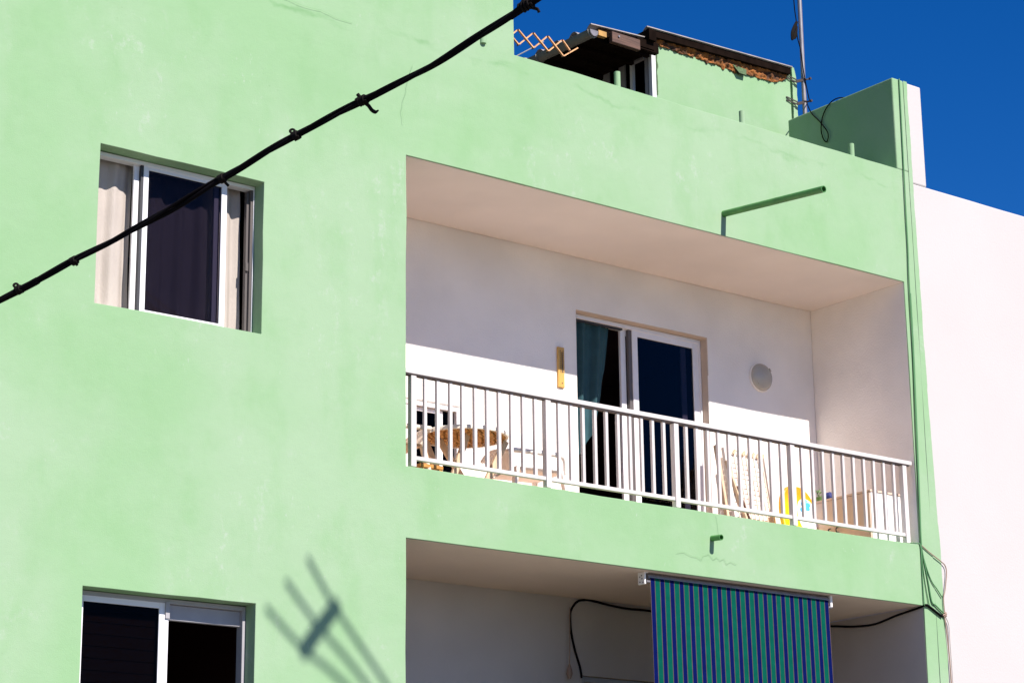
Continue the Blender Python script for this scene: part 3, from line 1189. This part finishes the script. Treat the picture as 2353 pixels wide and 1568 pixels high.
curtain("curtain", "linen", -2.60, -2.16, -0.44, -1.57, 0.235, 0.020, 2.3, "beige linen curtain bunched at the open left end of the upper window", 0.6,
        right=lerp_tab([(-0.44, -2.150), (-0.72, -2.160), (-1.20, -2.168), (-1.40, -2.160), (-1.50, -2.158), (-1.57, -2.185)]), bot=lambda u: -1.575 - 0.015 * math.sin(u * 9))
curtain("curtain", "linen", -2.03, -1.285, -0.44, -1.59, 0.240, 0.020, 4.2, "beige linen curtain hanging behind the tinted sash of the upper window", 2.0,
        right=lerp_tab([(-0.44, -1.292), (-1.0, -1.278), (-1.59, -1.270)]))
teal_tab = [(-0.49, 3.115), (-0.885, 3.065), (-1.376, 2.945), (-1.544, 2.862), (-1.66, 2.76), (-1.76, 2.668)]


def teal():
    f = lerp_tab(teal_tab)
    mb = MB()

    def fn(u, v):
        # free edge sweeps down to the left; rows run from the rail to that edge
        zt = -0.49
        xr = 2.655 + u * 0.46
        zb_ = None
        tab = [(x, z) for z, x in reversed(teal_tab)]
        zb_ = tab[0][1]
        for (xa_, za_), (xb_, zb2) in zip(tab, tab[1:]):
            if xa_ <= xr <= xb_:
                zb_ = za_ + (zb2 - za_) * (xr - xa_) / (xb_ - xa_)
        if xr > tab[-1][0]:
            zb_ = tab[-1][1]
        xt = xr
        z = zt + (zb_ - zt) * v
        x = xt
        k = (x - 2.655) + 0.22 * (zt - z) * (x - 2.60)
        y = D + 0.150 + 0.022 * math.sin(k * 34) + 0.012 * math.sin(k * 71 + 1.3) + 0.012 * v
        return (x, y, z)
    mb.grid(120, 60, fn)
    tag(build("curtain", mb, "teal_cloth", None, smooth=80), "teal curtain pulled aside in the open half of the balcony door", "curtain", "curtains in the house openings")


teal()

# ------------------------------------------------------------------ things on the balcony walls
th = thing("wall_thermometer", "long yellow wooden thermometer on the white balcony wall beside the door", "thermometer", (2.418, D, -1.19))
mb = MB()
mb.box(2.382, 2.453, D - 0.020, D - 0.001, -1.188, -0.838)
build("board", mb, "thermo_wood", th, bevel=0.004)
mb = MB()
mb.tube([(2.424, D - 0.0235, -1.06), (2.424, D - 0.0235, -0.88)], 0.003, 6)
build("glass_tube", mb, "dark_gasket", th)
mb = MB()
for k in range(11):
    z = -1.055 + 0.018 * k
    mb.box(2.402, 2.414, D - 0.0215, D - 0.0202, z, z + 0.007)
    mb.box(2.432, 2.444, D - 0.0215, D - 0.0202, z, z + 0.007)
mb.tube([(2.424, D - 0.023, -1.150), (2.424, D - 0.0195, -1.150)], 0.006, 8)
build("scale_marks", mb, "print_brown", th)

lamp = thing("wall_lamp", "round opal glass bulkhead lamp on the white wall right of the balcony door", "wall lamp", (4.752, D, -0.74))
c = (4.752, D - 0.002, -0.742)
mb = MB()
mb.lathe([(0.131, 0.0), (0.133, -0.012), (0.128, -0.020)], c, 'y', 36)
build("base", mb, "cabinet_white", lamp, smooth=50)
mb = MB()
mb.lathe([(0.126 * math.cos(a), -0.020 - 0.060 * math.sin(a)) for a in [PI / 2 * k / 9 for k in range(9)]], c, 'y', 36)
build("glass_shade", mb, "opal_glass", lamp, smooth=60)
for dx, dz, r in ((-0.075, -0.062, 0.020), (0.085, 0.075, 0.008)):
    mb = MB()
    mb.bar((c[0] + dx - 0.010, c[1] - 0.048, c[2] + dz + 0.012), (c[0] + dx + 0.010, c[1] - 0.048, c[2] + dz - 0.014), 0.008, 0.014, up=(0, 1, 0))
    build("clip", mb, "rust" if dx < 0 else "opal_glass", lamp)

# cabinet against the side wall
cab = thing("balcony_cabinet", "low beige two-door cabinet against the right balcony wall", "cabinet", (5.2, 0.55, ZF))
mb = MB()
mb.box(5.012, W - 0.06, 0.14, 1.02, ZF, -1.935)
build("body", mb, "cabinet_white", cab)
mb = MB()
mb.box(4.998, W - 0.05, 0.132, 1.03, -1.934, -1.915)
build("top", mb, "cabinet_tan", cab, bevel=0.002)
for ya, yb in ((0.145, 0.573), (0.577, 1.015)):
    mb = MB()
    mb.box(4.998, 5.011, ya, yb, ZF + 0.03, -1.938)
    build("door", mb, "cabinet_tan", cab, bevel=0.001)
for y in (0.53, 0.62):
    mb = MB()
    mb.tube(smooth_path([(4.997, y, -2.185), (4.975, y, -2.195), (4.975, y, -2.225), (4.997, y, -2.235)], 4), 0.006, 6)
    build("handle", mb, "rust_and_shade", cab, smooth=60)

mb = MB()
mb.lathe([(0.030, 0.0), (0.036, 0.06), (0.034, 0.062), (0.028, 0.055)], (5.12, 0.845, -1.914), 'z', 16)
for k in range(46):
    a, r = random.uniform(0, 2 * PI), random.uniform(0.005, 0.05)
    p = Vector((5.12 + r * math.cos(a), 0.845 + r * math.sin(a), -1.85 + random.uniform(0, 0.055)))
    q = p + Vector((random.uniform(-1, 1), random.uniform(-1, 1), random.uniform(0.2, 1.2))) * 0.022
    s = Vector((random.uniform(-1, 1), random.uniform(-1, 1), random.uniform(-1, 1))).normalized() * 0.007
    mb.poly([p, (p + q) / 2 + s, q, (p + q) / 2 - s])
tag(build("potted_plant", mb, "leaf_green", fix=False), "small green plant standing on the beige cabinet", "plant")
mb = MB()
def blob(u, v):
    a, t = 2 * PI * u, PI * v
    r = 0.044 * (1 + 0.25 * noise.noise((math.cos(a) * 2, math.sin(a) * 2, t * 1.5)))
    return (5.12 + r * math.sin(t) * math.cos(a), 0.735 + 1.1 * r * math.sin(t) * math.sin(a), -1.872 + r * math.cos(t))
mb.grid(24, 14, blob)
tag(build("folded_cloth", mb, "navy_cloth", smooth=60), "crumpled navy blue cloth lying on the beige cabinet", "cloth")


# yellow and orange bodyboard
def board_material():
    m = bpy.data.materials.new("board_print")
    m.use_nodes = True
    nt = m.node_tree
    b = nt.nodes['Principled BSDF']
    b.inputs['Roughness'].default_value = 0.35
    geo = nt.nodes.new("ShaderNodeNewGeometry")
    sep = nt.nodes.new("ShaderNodeSeparateXYZ")
    nt.links.new(geo.outputs['Position'], sep.inputs[0])
    mr = nt.nodes.new("ShaderNodeMapRange")
    mr.inputs[1].default_value = -2.10
    mr.inputs[2].default_value = -1.86
    nt.links.new(sep.outputs[2], mr.inputs[0])
    r = nt.nodes.new("ShaderNodeValToRGB")
    r.color_ramp.elements[0].color = (0.90, 0.68, 0.0, 1)
    r.color_ramp.elements[1].color = (0.90, 0.28, 0.0, 1)
    nt.links.new(mr.outputs[0], r.inputs[0])
    nt.links.new(r.outputs[0], b.inputs['Base Color'])
    MATS["board_print"] = m


board_material()
mat("board_white", (0.85, 0.87, 0.90), 0.4)
mat("board_blue", (0.06, 0.40, 0.75), 0.4)
bb = thing("bodyboard", "orange and yellow bodyboard with a white and blue print leaning behind the cabinet", "bodyboard", (4.8, 0.8, ZF))


def board_outline(s, cx, cz, wx, hz):
    pts = []
    for k in range(40):
        a = 2 * PI * k / 40
        ca, sa = math.cos(a), math.sin(a)
        e = 0.82
        pts.append((cx + wx * s * math.copysign(abs(ca) ** e, ca), cz + hz * s * math.copysign(abs(sa) ** (e + 0.1), sa)))
    return pts


def lean(x, z, off):
    t = (z + 2.45) / 0.65
    return (x, 0.72 + 0.12 * t + off, z)


def slab(pts, y0, y1):
    mb = MB()
    n = len(pts)
    mb.poly([lean(x, z, y0) for x, z in pts])
    mb.poly([lean(x, z, y1) for x, z in reversed(pts)])
    for k in range(n):
        a, b = pts[k], pts[(k + 1) % n]
        mb.quad(lean(*a, y0), lean(*b, y0), lean(*b, y1), lean(*a, y1))
    return mb


build("deck", slab(board_outline(1, 4.815, -2.11, 0.225, 0.325), 0.0, 0.05), "board_print", bb, bevel=0.012, seg=2)
build("white_panel", slab([(x - 0.006 * 0, z) for x, z in board_outline(1, 4.895, -2.055, 0.115, 0.155)], -0.004, -0.001), "board_white", bb)
mb = MB()
for dx, dz in ((0.0, 0.03), (0.035, -0.005), (-0.035, -0.005), (0.02, -0.04), (-0.02, -0.045), (-0.055, -0.06), (0.0, -0.01)):
    sub = slab([(4.893 + dx + 0.026 * math.cos(2 * PI * k / 14), -1.945 + dz + 0.022 * math.sin(2 * PI * k / 14)) for k in range(14)], -0.0065 - 0.0004 * (dx + 0.06) * 20, -0.0045)
    n0 = len(mb.v)
    mb.v += sub.v
    mb.f += [tuple(i + n0 for i in f) for f in sub.f]
    mb.mi += sub.mi
build("flower_print", mb, "board_blue", bb)

# folded plastic lounger leaning on the back wall
lo = thing("folded_lounger", "folded white slatted sun lounger standing upright against the balcony back wall", "sun lounger", (4.4, 1.0, ZF))
def lp(x, t, off=0.0):      # t: 0 at the floor, 1 at the top
    return (x, 0.93 + 0.17 * t + off, ZF + 0.02 + 0.96 * t)
for xa, xb, off, m_ in ((4.085, 4.105, -0.02, "pale_wood"), (4.20, 4.215, 0.0, "lounger_weave"), (4.655, 4.70, 0.0, "lounger_weave")):
    mb = MB()
    mb.bar(lp(xa, 0, off), lp(xb - 0.01, 1.0, off), 0.030, 0.042, up=(0, 1, 0))
    build("side_rail", mb, m_, lo, bevel=0.004)
mb = MB()
mb.bar(lp(4.36, 0.0, -0.05), lp(4.18, 0.86, -0.03), 0.022, 0.03, up=(0, 1, 0))
build("leg", mb, "pale_wood", lo)
mb = MB()
mb.bar(lp(4.39, 0.0, -0.08), lp(4.24, 0.62, -0.05), 0.012, 0.02, up=(0, 1, 0))
build("leg", mb, "beam_timber", lo)
nsl = 21
s0 = None
for k in range(nsl):
    t = 0.03 + 0.94 * k / (nsl - 1)
    x0_, x1_ = 4.222, 4.65
    mb = MB()
    mb.bar(lp(x0_, t, -0.006), lp(x1_, t, -0.006), 0.010, 0.037, up=(0, 0.17, 0.96))
    build("slat", mb, "lounger_weave", lo)
mb = MB()
for k in range(9):
    x = 4.245 + 0.385 * k / 8
    mb.bar(lp(x, 0.02, -0.016), lp(x + 0.012, 0.985, -0.016), 0.010, 0.006, up=(0, 1, 0))
build("webbing", mb, "plastic_cream", lo)["kind"] = "stuff"
mb = MB()
for k in range(8):
    x = 4.225 + 0.43 * k / 7.5
    mb.bar(lp(x, 0.94, -0.03), lp(x + 0.035, 0.985, -0.03), 0.022, 0.012, up=(0, 1, 0))
build("end_cap", mb, "pale_wood", lo)

# round table with a woven top
tb = thing("round_table", "round folding table with woven cane top and crossed wooden legs", "table", (0.93, 0.55, ZF))
tc, tz, trad = (0.935, 0.55), -1.945, 0.345
mb = MB()
mb.lathe([(trad - 0.03, 0.0), (trad - 0.002, 0.004), (trad, 0.018), (trad - 0.004, 0.030), (trad - 0.03, 0.034)], (tc[0], tc[1], tz), 'z', 48)
mb = MB()
prof = [(trad - 0.018, 0.002), (trad, 0.004), (trad + 0.002, 0.020), (trad - 0.004, 0.034), (trad - 0.018, 0.034)]
nn = 48
for i in range(len(prof)):
    r1, o1 = prof[i]
    r2, o2 = prof[(i + 1) % len(prof)]
    for k in range(nn):
        a, b = 2 * PI * k / nn, 2 * PI * (k + 1) / nn
        mb.quad(*[(tc[0] + r * math.cos(t), tc[1] + r * math.sin(t), tz + o_) for r, o_, t in ((r1, o1, a), (r1, o1, b), (r2, o2, b), (r2, o2, a))])
build("rim", mb, "table_rim", tb, smooth=50)
mb = MB()
nrow = 17
for k in range(nrow):
    y = -trad + 0.03 + (2 * trad - 0.06) * k / (nrow - 1)
    half = math.sqrt(max(0.0, (trad - 0.02) ** 2 - y * y))
    m_ = max(2, int(half * 2 / 0.03))
    pts = [(tc[0] - half + 2 * half * i / m_, tc[1] + y, tz + 0.012 + (0.010 if (i + k) % 2 else -0.004)) for i in range(m_ + 1)]
    for a, b in zip(pts, pts[1:]):
        mb.bar(a, b, 0.030, 0.007)
build("woven_top", mb, "wicker", tb)
mb = MB()
mb.lathe([(trad - 0.02, 0.026), (trad - 0.02, 0.030)], (tc[0], tc[1], tz), 'z', 40)
build("top_board", mb, "wicker", tb)
for xa, xb, y in ((0.870, 0.680, 0.42), (1.245, 0.965, 0.42), (0.640, 0.925, 0.67), (0.790, 1.190, 0.67)):
    mb = MB()
    mb.bar((xa, y, tz - 0.002), (xb, y, ZF + 0.004), 0.026, 0.052, up=(1, 0, 0))
    build("leg", mb, "pale_wood", tb, bevel=0.003)


# two plastic armchairs
def armchair(label, cx, cy, rot, m, group):
    t = thing("plastic_armchair", label, "chair", (cx, cy, ZF), group)
    ca, sa = math.cos(rot), math.sin(rot)

    def R(p):
        return (cx + p[0] * ca - p[1] * sa, cy + p[0] * sa + p[1] * ca, ZF + p[2])

    def rb(mb, a, b, w, h, up=(0, 0, 1)):
        u = (up[0] * ca - up[1] * sa, up[0] * sa + up[1] * ca, up[2])
        mb.bar(R(a), R(b), w, h, u)
    # seat: dished
    mb = MB()
    mb.grid(10, 10, lambda u, v: R((-0.20 + 0.42 * u, -0.21 + 0.42 * v, 0.33 - 0.02 * math.sin(PI * u) * math.sin(PI * v))))
    mb.grid(10, 10, lambda u, v: R((-0.20 + 0.42 * u, -0.21 + 0.42 * v, 0.31 - 0.02 * math.sin(PI * u) * math.sin(PI * v))))
    build("seat", mb, m, t, smooth=60)
    # back: curved top with slats
    mb = MB()
    arc = [R((-0.21 - 0.06 - 0.03 * math.cos(PI * (k / 12 - 0.5)), -0.22 + 0.44 * k / 12, 0.44 + 0.035 * math.sin(PI * k / 12))) for k in range(13)]
    mb.tube(arc, 0.016, 8)
    build("backrest", mb, m, t, smooth=60)
    for k in range(1, 8):
        y = -0.22 + 0.44 * k / 8
        mb = MB()
        rb(mb, (-0.20, y * 0.88, 0.325), (-0.278, y, 0.45 + 0.025 * math.sin(PI * k / 8)), 0.050, 0.008, (1, 0, 0))
        build("back_slat", mb, m, t)
    for s in (-1, 1):
        mb = MB()
        p = smooth_path([R((-0.26, s * 0.225, 0.45)), R((-0.05, s * 0.245, 0.445)), R((0.16, s * 0.245, 0.44)), R((0.215, s * 0.24, 0.40)), R((0.225, s * 0.23, 0.30))], 5)
        mb.tube(p, 0.020, 8)
        build("armrest", mb, m, t, smooth=60)
        for (xa, xb) in ((0.20, 0.25), (-0.20, -0.27)):
            mb = MB()
            rb(mb, (xa, s * 0.205, 0.33), (xb, s * 0.235, 0.0), 0.055, 0.030, (1, 0, 0))
            build("leg", mb, m, t, bevel=0.006)
    return t


armchair("white plastic armchair with slatted back beside the round table", 1.60, 0.62, math.radians(-8), "plastic_white", "plastic armchairs on the balcony")
armchair("cream plastic armchair at the left end of the balcony", 0.17, 0.50, math.radians(172), "plastic_cream", "plastic armchairs on the balcony")
st = thing("wooden_stool", "low orange-brown wooden stool under the left end of the railing", "stool", (0.42, 0.30, ZF))
mb = MB()
mb.box(0.29, 0.50, 0.22, 0.40, -2.305, -2.275)
build("seat", mb, "orange_wood", st, bevel=0.004)
for x in (0.31, 0.48):
    for y in (0.24, 0.38):
        mb = MB()
        mb.box(x - 0.015, x + 0.015, y - 0.015, y + 0.015, ZF, -2.306)
        build("leg", mb, "orange_wood", st)

# ------------------------------------------------------------------ roller blind
bl = thing("roller_blind", "navy and green striped cloth roller blind hanging in the lower balcony opening", "blind", (3.37, 0.09, ZL))
mb = MB()
mb.grid(80, 30, lambda u, v: (2.385 + 1.975 * u + 0.008 * (v) * (1 - u), 0.074 - 0.030 * v + 0.004 * math.sin(u * 9 + 3 * v) * v, -2.945 - 1.75 * v))
build("cloth", mb, "striped_cloth", bl, smooth=80)
mb = MB()
mb.tube([(2.375, 0.108, -2.938), (4.375, 0.108, -2.938)], 0.030, 18)
build("roller_tube", mb, "zinc", bl, smooth=40)
for xa, xb in ((2.325, 2.372), (4.380, 4.405)):
    mb = MB()
    mb.box(xa, xb - 0.03 if xb < 3 else xb, 0.07, 0.15, -3.000, ZL - 0.001)
    mb.box(xa, xb, 0.07, 0.15, -2.909, ZL - 0.0015)
    br = build("bracket", mb, "cabinet_white", bl, bevel=0.004)
    mb = MB()
    for dy, dz in ((0.10, -2.955), (0.125, -2.94), (0.09, -2.985), (0.125, -2.98), (0.105, -2.93)):
        mb.tube([(xa - 0.001, dy, dz), (xa + 0.003, dy, dz)], 0.006, 8)
    build("screw_hole", mb, "dark_gasket", br)
mb = MB()
mb.tube([(2.352, 0.085, -2.975), (2.386, 0.085, -2.975)], 0.012, 12)
mb.tube([(4.36, 0.085, -3.0), (4.40, 0.085, -3.0)], 0.010, 12)
build("axle_pin", mb, "zinc", bl)

# ------------------------------------------------------------------ cables on the walls
def cable(name, pts, r, m, label, n=6, cat="cable", group="cables fixed along the walls"):
    mb = MB()
    mb.tube(smooth_path(pts, n), r, 7)
    return tag(build(name, mb, m, smooth=60), label, cat, group)


cable("wall_cable", [(4.2, D2 - 0.015, -2.95), (3.501, D2 - 0.02, -2.940), (3.256, D2 - 0.02, -2.943), (3.064, D2 - 0.02, -2.931), (2.873, D2 - 0.02, -2.911), (2.779, D2 - 0.02, -2.913),
                     (2.708, D2 - 0.02, -2.935), (2.645, D2 - 0.02, -3.008), (2.634, D2 - 0.02, -3.081), (2.641, D2 - 0.02, -3.189), (2.675, D2 - 0.02, -3.33), (2.727, D2 - 0.02, -3.469),
                     (2.745, D2 - 0.02, -3.56)], 0.010, "black_cable", "black cable looping over the dark back wall of the lower balcony")
cable("wall_cable", [(5.40, 1.30, -2.935), (5.411, 1.06, -2.948), (5.411, 0.797, -2.984), (5.411, 0.538, -2.994), (5.411, 0.28, -2.951), (5.435, 0.05, -2.915), (5.45, -0.014, -2.897), (5.50, -0.014, -2.906), (5.574, -0.014, -2.94), (5.66, -0.014, -2.98)],
      0.010, "black_cable", "black cable sagging along the lower balcony's right wall to the front corner")
cable("wall_cable", [(5.536, -0.010, 1.955), (5.532, -0.012, 1.717), (5.526, -0.012, 1.352), (5.520, -0.012, 0.991), (5.514, -0.012, 0.633), (5.511, -0.012, 0.316), (5.500, -0.012, 0.032), (5.494, -0.012, -0.612),
                     (5.472, -0.012, -1.407), (5.456, -0.012, -1.991), (5.448, -0.012, -2.35), (5.468, -0.012, -2.5), (5.507, -0.012, -2.696), (5.537, -0.012, -2.857), (5.585, -0.012, -2.888), (5.682, -0.012, -2.948)],
      0.0065, "green_cable", "long green-painted cable running down the pier beside the balcony", n=5)
cable("wall_cable", [(5.512, -0.010, -0.10), (5.507, -0.010, -0.612), (5.485, -0.010, -1.407), (5.465, -0.011, -1.991), (5.452, -0.012, -2.38), (5.484, -0.012, -2.533), (5.547, -0.012, -2.674), (5.617, -0.012, -2.746), (5.675, -0.012, -2.81)],
      0.005, "green_cable", "second green-painted cable fanning right across the pier below the balcony")
cable("wall_cable", [(5.35, 0.03, ZB + 0.012), (5.40, 0.0, ZB + 0.012), (5.435, -0.014, -2.392), (5.435, -0.014, -2.607), (5.436, -0.014, -2.875), (5.444, -0.012, -2.897)], 0.005, "green_cable", "thin cable hanging straight down from the right end of the slab edge")
cable("wall_cable", [(5.442, -0.012, -2.36), (5.461, -0.012, -2.648), (5.498, -0.012, -2.869), (5.515, -0.012, -2.90)], 0.004, "green_cable", "thinnest green cable slanting down between the fanned cables")
cable("wall_cable", [(5.446, -0.014, -2.380), (5.544, -0.014, -2.431), (5.692, -0.014, -2.499), (5.74, -0.014, -2.533), (5.748, -0.014, -2.603), (5.715, -0.014, -2.746), (5.690, -0.014, -2.818), (5.692, -0.014, -2.96)],
      0.005, "brown_cable", "brown wire bowing from the balcony corner onto the white wall")
cable("wall_cable", [(5.690, -0.012, -2.96), (5.714, -0.012, -2.99), (5.742, -0.012, -3.056), (5.743, -0.012, -3.228), (5.746, -0.012, -3.543), (5.746, -0.012, -4.6)], 0.005, "white_cable", "pale wire dropping down the white wall from the cable knot")
cable("wall_cable", [(5.688, -0.012, -2.96), (5.706, -0.012, -3.102), (5.720, -0.012, -3.316), (5.724, -0.012, -3.6), (5.722, -0.012, -4.6)], 0.006, "brown_cable", "brown wire dropping along the joint of green and white walls")
mb = MB()
for k in range(7):
    a = random.uniform(0, 2 * PI)
    p = Vector((5.690, -0.015, -2.957))
    mb.tube([p + Vector((0.025 * math.cos(a), 0, 0.025 * math.sin(a))), p + Vector((0.004, -0.012, 0)), p - Vector((0.02 * math.cos(a + 0.8), 0, 0.02 * math.sin(a + 0.8)))], 0.006, 6)
tag(build("cable_knot", mb, "brown_cable", smooth=60), "knotted junction of wires at the edge of the green and white walls", "cable")
# cord hanging in the lower balcony
cd = thing("pull_cord", "thin pale cord with a knotted tassel hanging on the lower balcony wall", "cord", (2.6, D2, -3.02))
mb = MB()
mb.tube([(2.606, D2 - 0.05, -2.99), (2.592, D2 - 0.05, -3.50)], 0.004, 6)
build("string", mb, "brown_cable", cd)
mb = MB()
mb.tube([(2.592, D2 - 0.05, -3.46), (2.591, D2 - 0.05, -3.50), (2.590, D2 - 0.05, -3.54), (2.589, D2 - 0.05, -3.58)], [0.006, 0.02, 0.028, 0.012], 10)
build("tassel", mb, "brown_cable", cd, smooth=60)

# ------------------------------------------------------------------ overhead cable bundle in the street
oc = thing("overhead_cable", "thick black bundle of twisted overhead cables crossing in front of the house", "cable", (-5.6, -7.0, -3.4))
CP = [(-6.9, -4.2, -4.30), (-6.008, -6.0, -3.655), (-5.977, -6.062, -3.631), (-5.872, -6.275, -3.556), (-5.773, -6.486, -3.486), (-5.623, -6.826, -3.365), (-5.511, -7.101, -3.273), (-5.423, -7.336, -3.210),
      (-5.336, -7.587, -3.156), (-5.276, -7.781, -3.099), (-5.227, -7.951, -3.044), (-5.214, -8.0, -3.031), (-4.9, -9.3, -2.62), (-4.5, -11.0, -2.0)]
path = smooth_path(CP, 14)
dist = [0.0]
for a, b in zip(path, path[1:]):
    dist.append(dist[-1] + (b - a).length)
side_up = []
for s_i in range(3):
    pts, rr = [], []
    for i, p in enumerate(path):
        t = (path[min(i + 1, len(path) - 1)] - path[max(i - 1, 0)]).normalized()
        s1 = t.cross(Vector((0, 0, 1))).normalized()
        s2 = s1.cross(t).normalized()
        ph = dist[i] * 7.5 + s_i * 2 * PI / 3 + 0.8 * noise.noise((dist[i] * 1.3, s_i, 0))
        rad = 0.0066 + 0.0050 * noise.noise((dist[i] * 3.1, 5 + s_i * 0.4, 0))
        pts.append(p + s1 * (rad * math.cos(ph)) + s2 * (rad * math.sin(ph)))
        rr.append(0.0056 if s_i else 0.0074)
    mb = MB()
    mb.tube(pts, rr, 8)
    build("strand", mb, "black_cable", oc, smooth=60)


def at_frac(k, f=0.0):
    a, b = Vector(CP[k]), Vector(CP[k + 1])
    return a.lerp(b, f), (b - a).normalized()


# wrapped ties, knots and a loose tail
for k, f, rad, ln, tail in ((2, 0.05, 0.0125, 0.022, 'loop'), (3, 0.0, 0.0125, 0.022, 'stub'), (5, 0.0, 0.0125, 0.022, 'down'), (6, 0.0, 0.0125, 0.022, 'loop'), (7, 0.05, 0.0135, 0.035, 'tail'), (10, 0.15, 0.015, 0.045, 'knot')):
    p, t = at_frac(k, f)
    s1 = t.cross(Vector((0, 0, 1))).normalized()
    s2 = s1.cross(t).normalized()
    mb = MB()
    coil = []
    for i in range(40):
        a = 2 * PI * i / 10
        coil.append(p + t * (ln * (i / 40 - 0.5)) + s1 * (rad * math.cos(a)) + s2 * (rad * math.sin(a)))
    mb.tube(coil, 0.0042, 6)
    up = Vector((0, 0, 1))
    right_ = Vector((0.787, -0.617, 0))
    if tail == 'loop':
        mb.tube([p + s2 * 0.02 - t * 0.005 + (right_ * math.cos(a) - right_ * 0.6 + up * (0.8 * math.sin(a))) * 0.0075 for a in [2 * PI * i / 12 for i in range(13)]], 0.0045, 6)
    elif tail == 'stub':
        mb.tube([p, p - up * 0.016 + right_ * 0.012], 0.0055, 6)
    elif tail == 'down':
        mb.tube([p, p - up * 0.018 + right_ * 0.014, p - up * 0.026 + right_ * 0.022], 0.005, 6)
    elif tail == 'tail':
        mb.tube(smooth_path([p - up * 0.004, p - up * 0.016 + right_ * 0.018, p - up * 0.033 + right_ * 0.030, p - up * 0.040 + right_ * 0.042, p - up * 0.034 + right_ * 0.052], 4), [0.0065] * 13 + [0.005, 0.004, 0.003, 0.003], 6)
        mb.tube([p, p + up * 0.022 - right_ * 0.016], 0.0065, 6)
    elif tail == 'knot':
        mb.tube([p - right_ * 0.01, p - up * 0.014 + right_ * 0.034, p - up * 0.024 + right_ * 0.038], 0.0055, 6)
        mb.tube([p - right_ * 0.02, p + up * 0.022 - right_ * 0.006, p + up * 0.036 + right_ * 0.002], 0.0055, 6)
    build("cable_tie", mb, "tape_black", oc, smooth=60)

# ------------------------------------------------------------------ unseen pole, added so that its rods throw the blurred shadow on the wall
T = 6.6
off = Vector((0.08 * T, -T, 0.91 * T))


def sh(x, z):
    return Vector((x, 0, z)) + off


pole = thing("shadow_pole", "unseen pole with three rods, added to cast the forked shadow on the green wall", "shadow caster", (2.6, -T, ZG))
mb = MB()
mb.tube([(2.6, -T, ZG), (2.6, -T, 1.2)], 0.09, 14)
build("post", mb, "concrete_slab", pole, smooth=40)
mb = MB()
mb.tube([sh(-0.855, -3.775), sh(-0.72, -3.60), sh(-0.585, -3.44)], 0.052, 10)
build("crossbar", mb, "rust_and_shade", pole)
for a, b, c_, d_ in (((-0.83, -3.14), (-0.597, -3.455), (-0.173, -3.945), (0.75, -5.0)), ((-1.005, -3.31), (-0.72, -3.60), (-0.338, -3.956), (0.65, -5.0)), ((-1.158, -3.505), (-0.843, -3.76), (-0.52, -3.968), (0.55, -4.8))):
    mb = MB()
    mb.tube(smooth_path([sh(*a), sh(*b), sh(*c_), sh(*d_), Vector((2.6, -T + 0.05, 0.4))], 6), 0.018, 8)
    build("rod", mb, "black_cable", pole, smooth=60)

# ------------------------------------------------------------------ cracks (last small details of the facade)
crk = [(2.6, -2.739), (2.677, -2.728), (2.753, -2.752), (2.811, -2.753), (2.859, -2.77), (2.88, -2.739), (2.94, -2.715), (2.986, -2.757), (3.027, -2.734), (3.065, -2.756), (3.105, -2.737), (3.133, -2.778), (3.184, -2.756), (3.243, -2.767)]
for pts, w, nn_, am in ((crk, 0.0022, 2, 0.004), ([(3.03, -2.40), (3.045, -2.47), (3.055, -2.56)], 0.002, 4, 0.004), ([(0.05, 0.74), (0.0, 0.55), (-0.05, 0.34), (-0.03, 0.24)], 0.002, 5, 0.006), ([(-1.9, 0.98), (-1.45, 0.94), (-1.05, 0.97), (-0.5, 0.93)], 0.0022, 8, 0.012)):
    build("hairline_crack", ribbon(jag(pts, nn_, am), w), "crack_line", house)
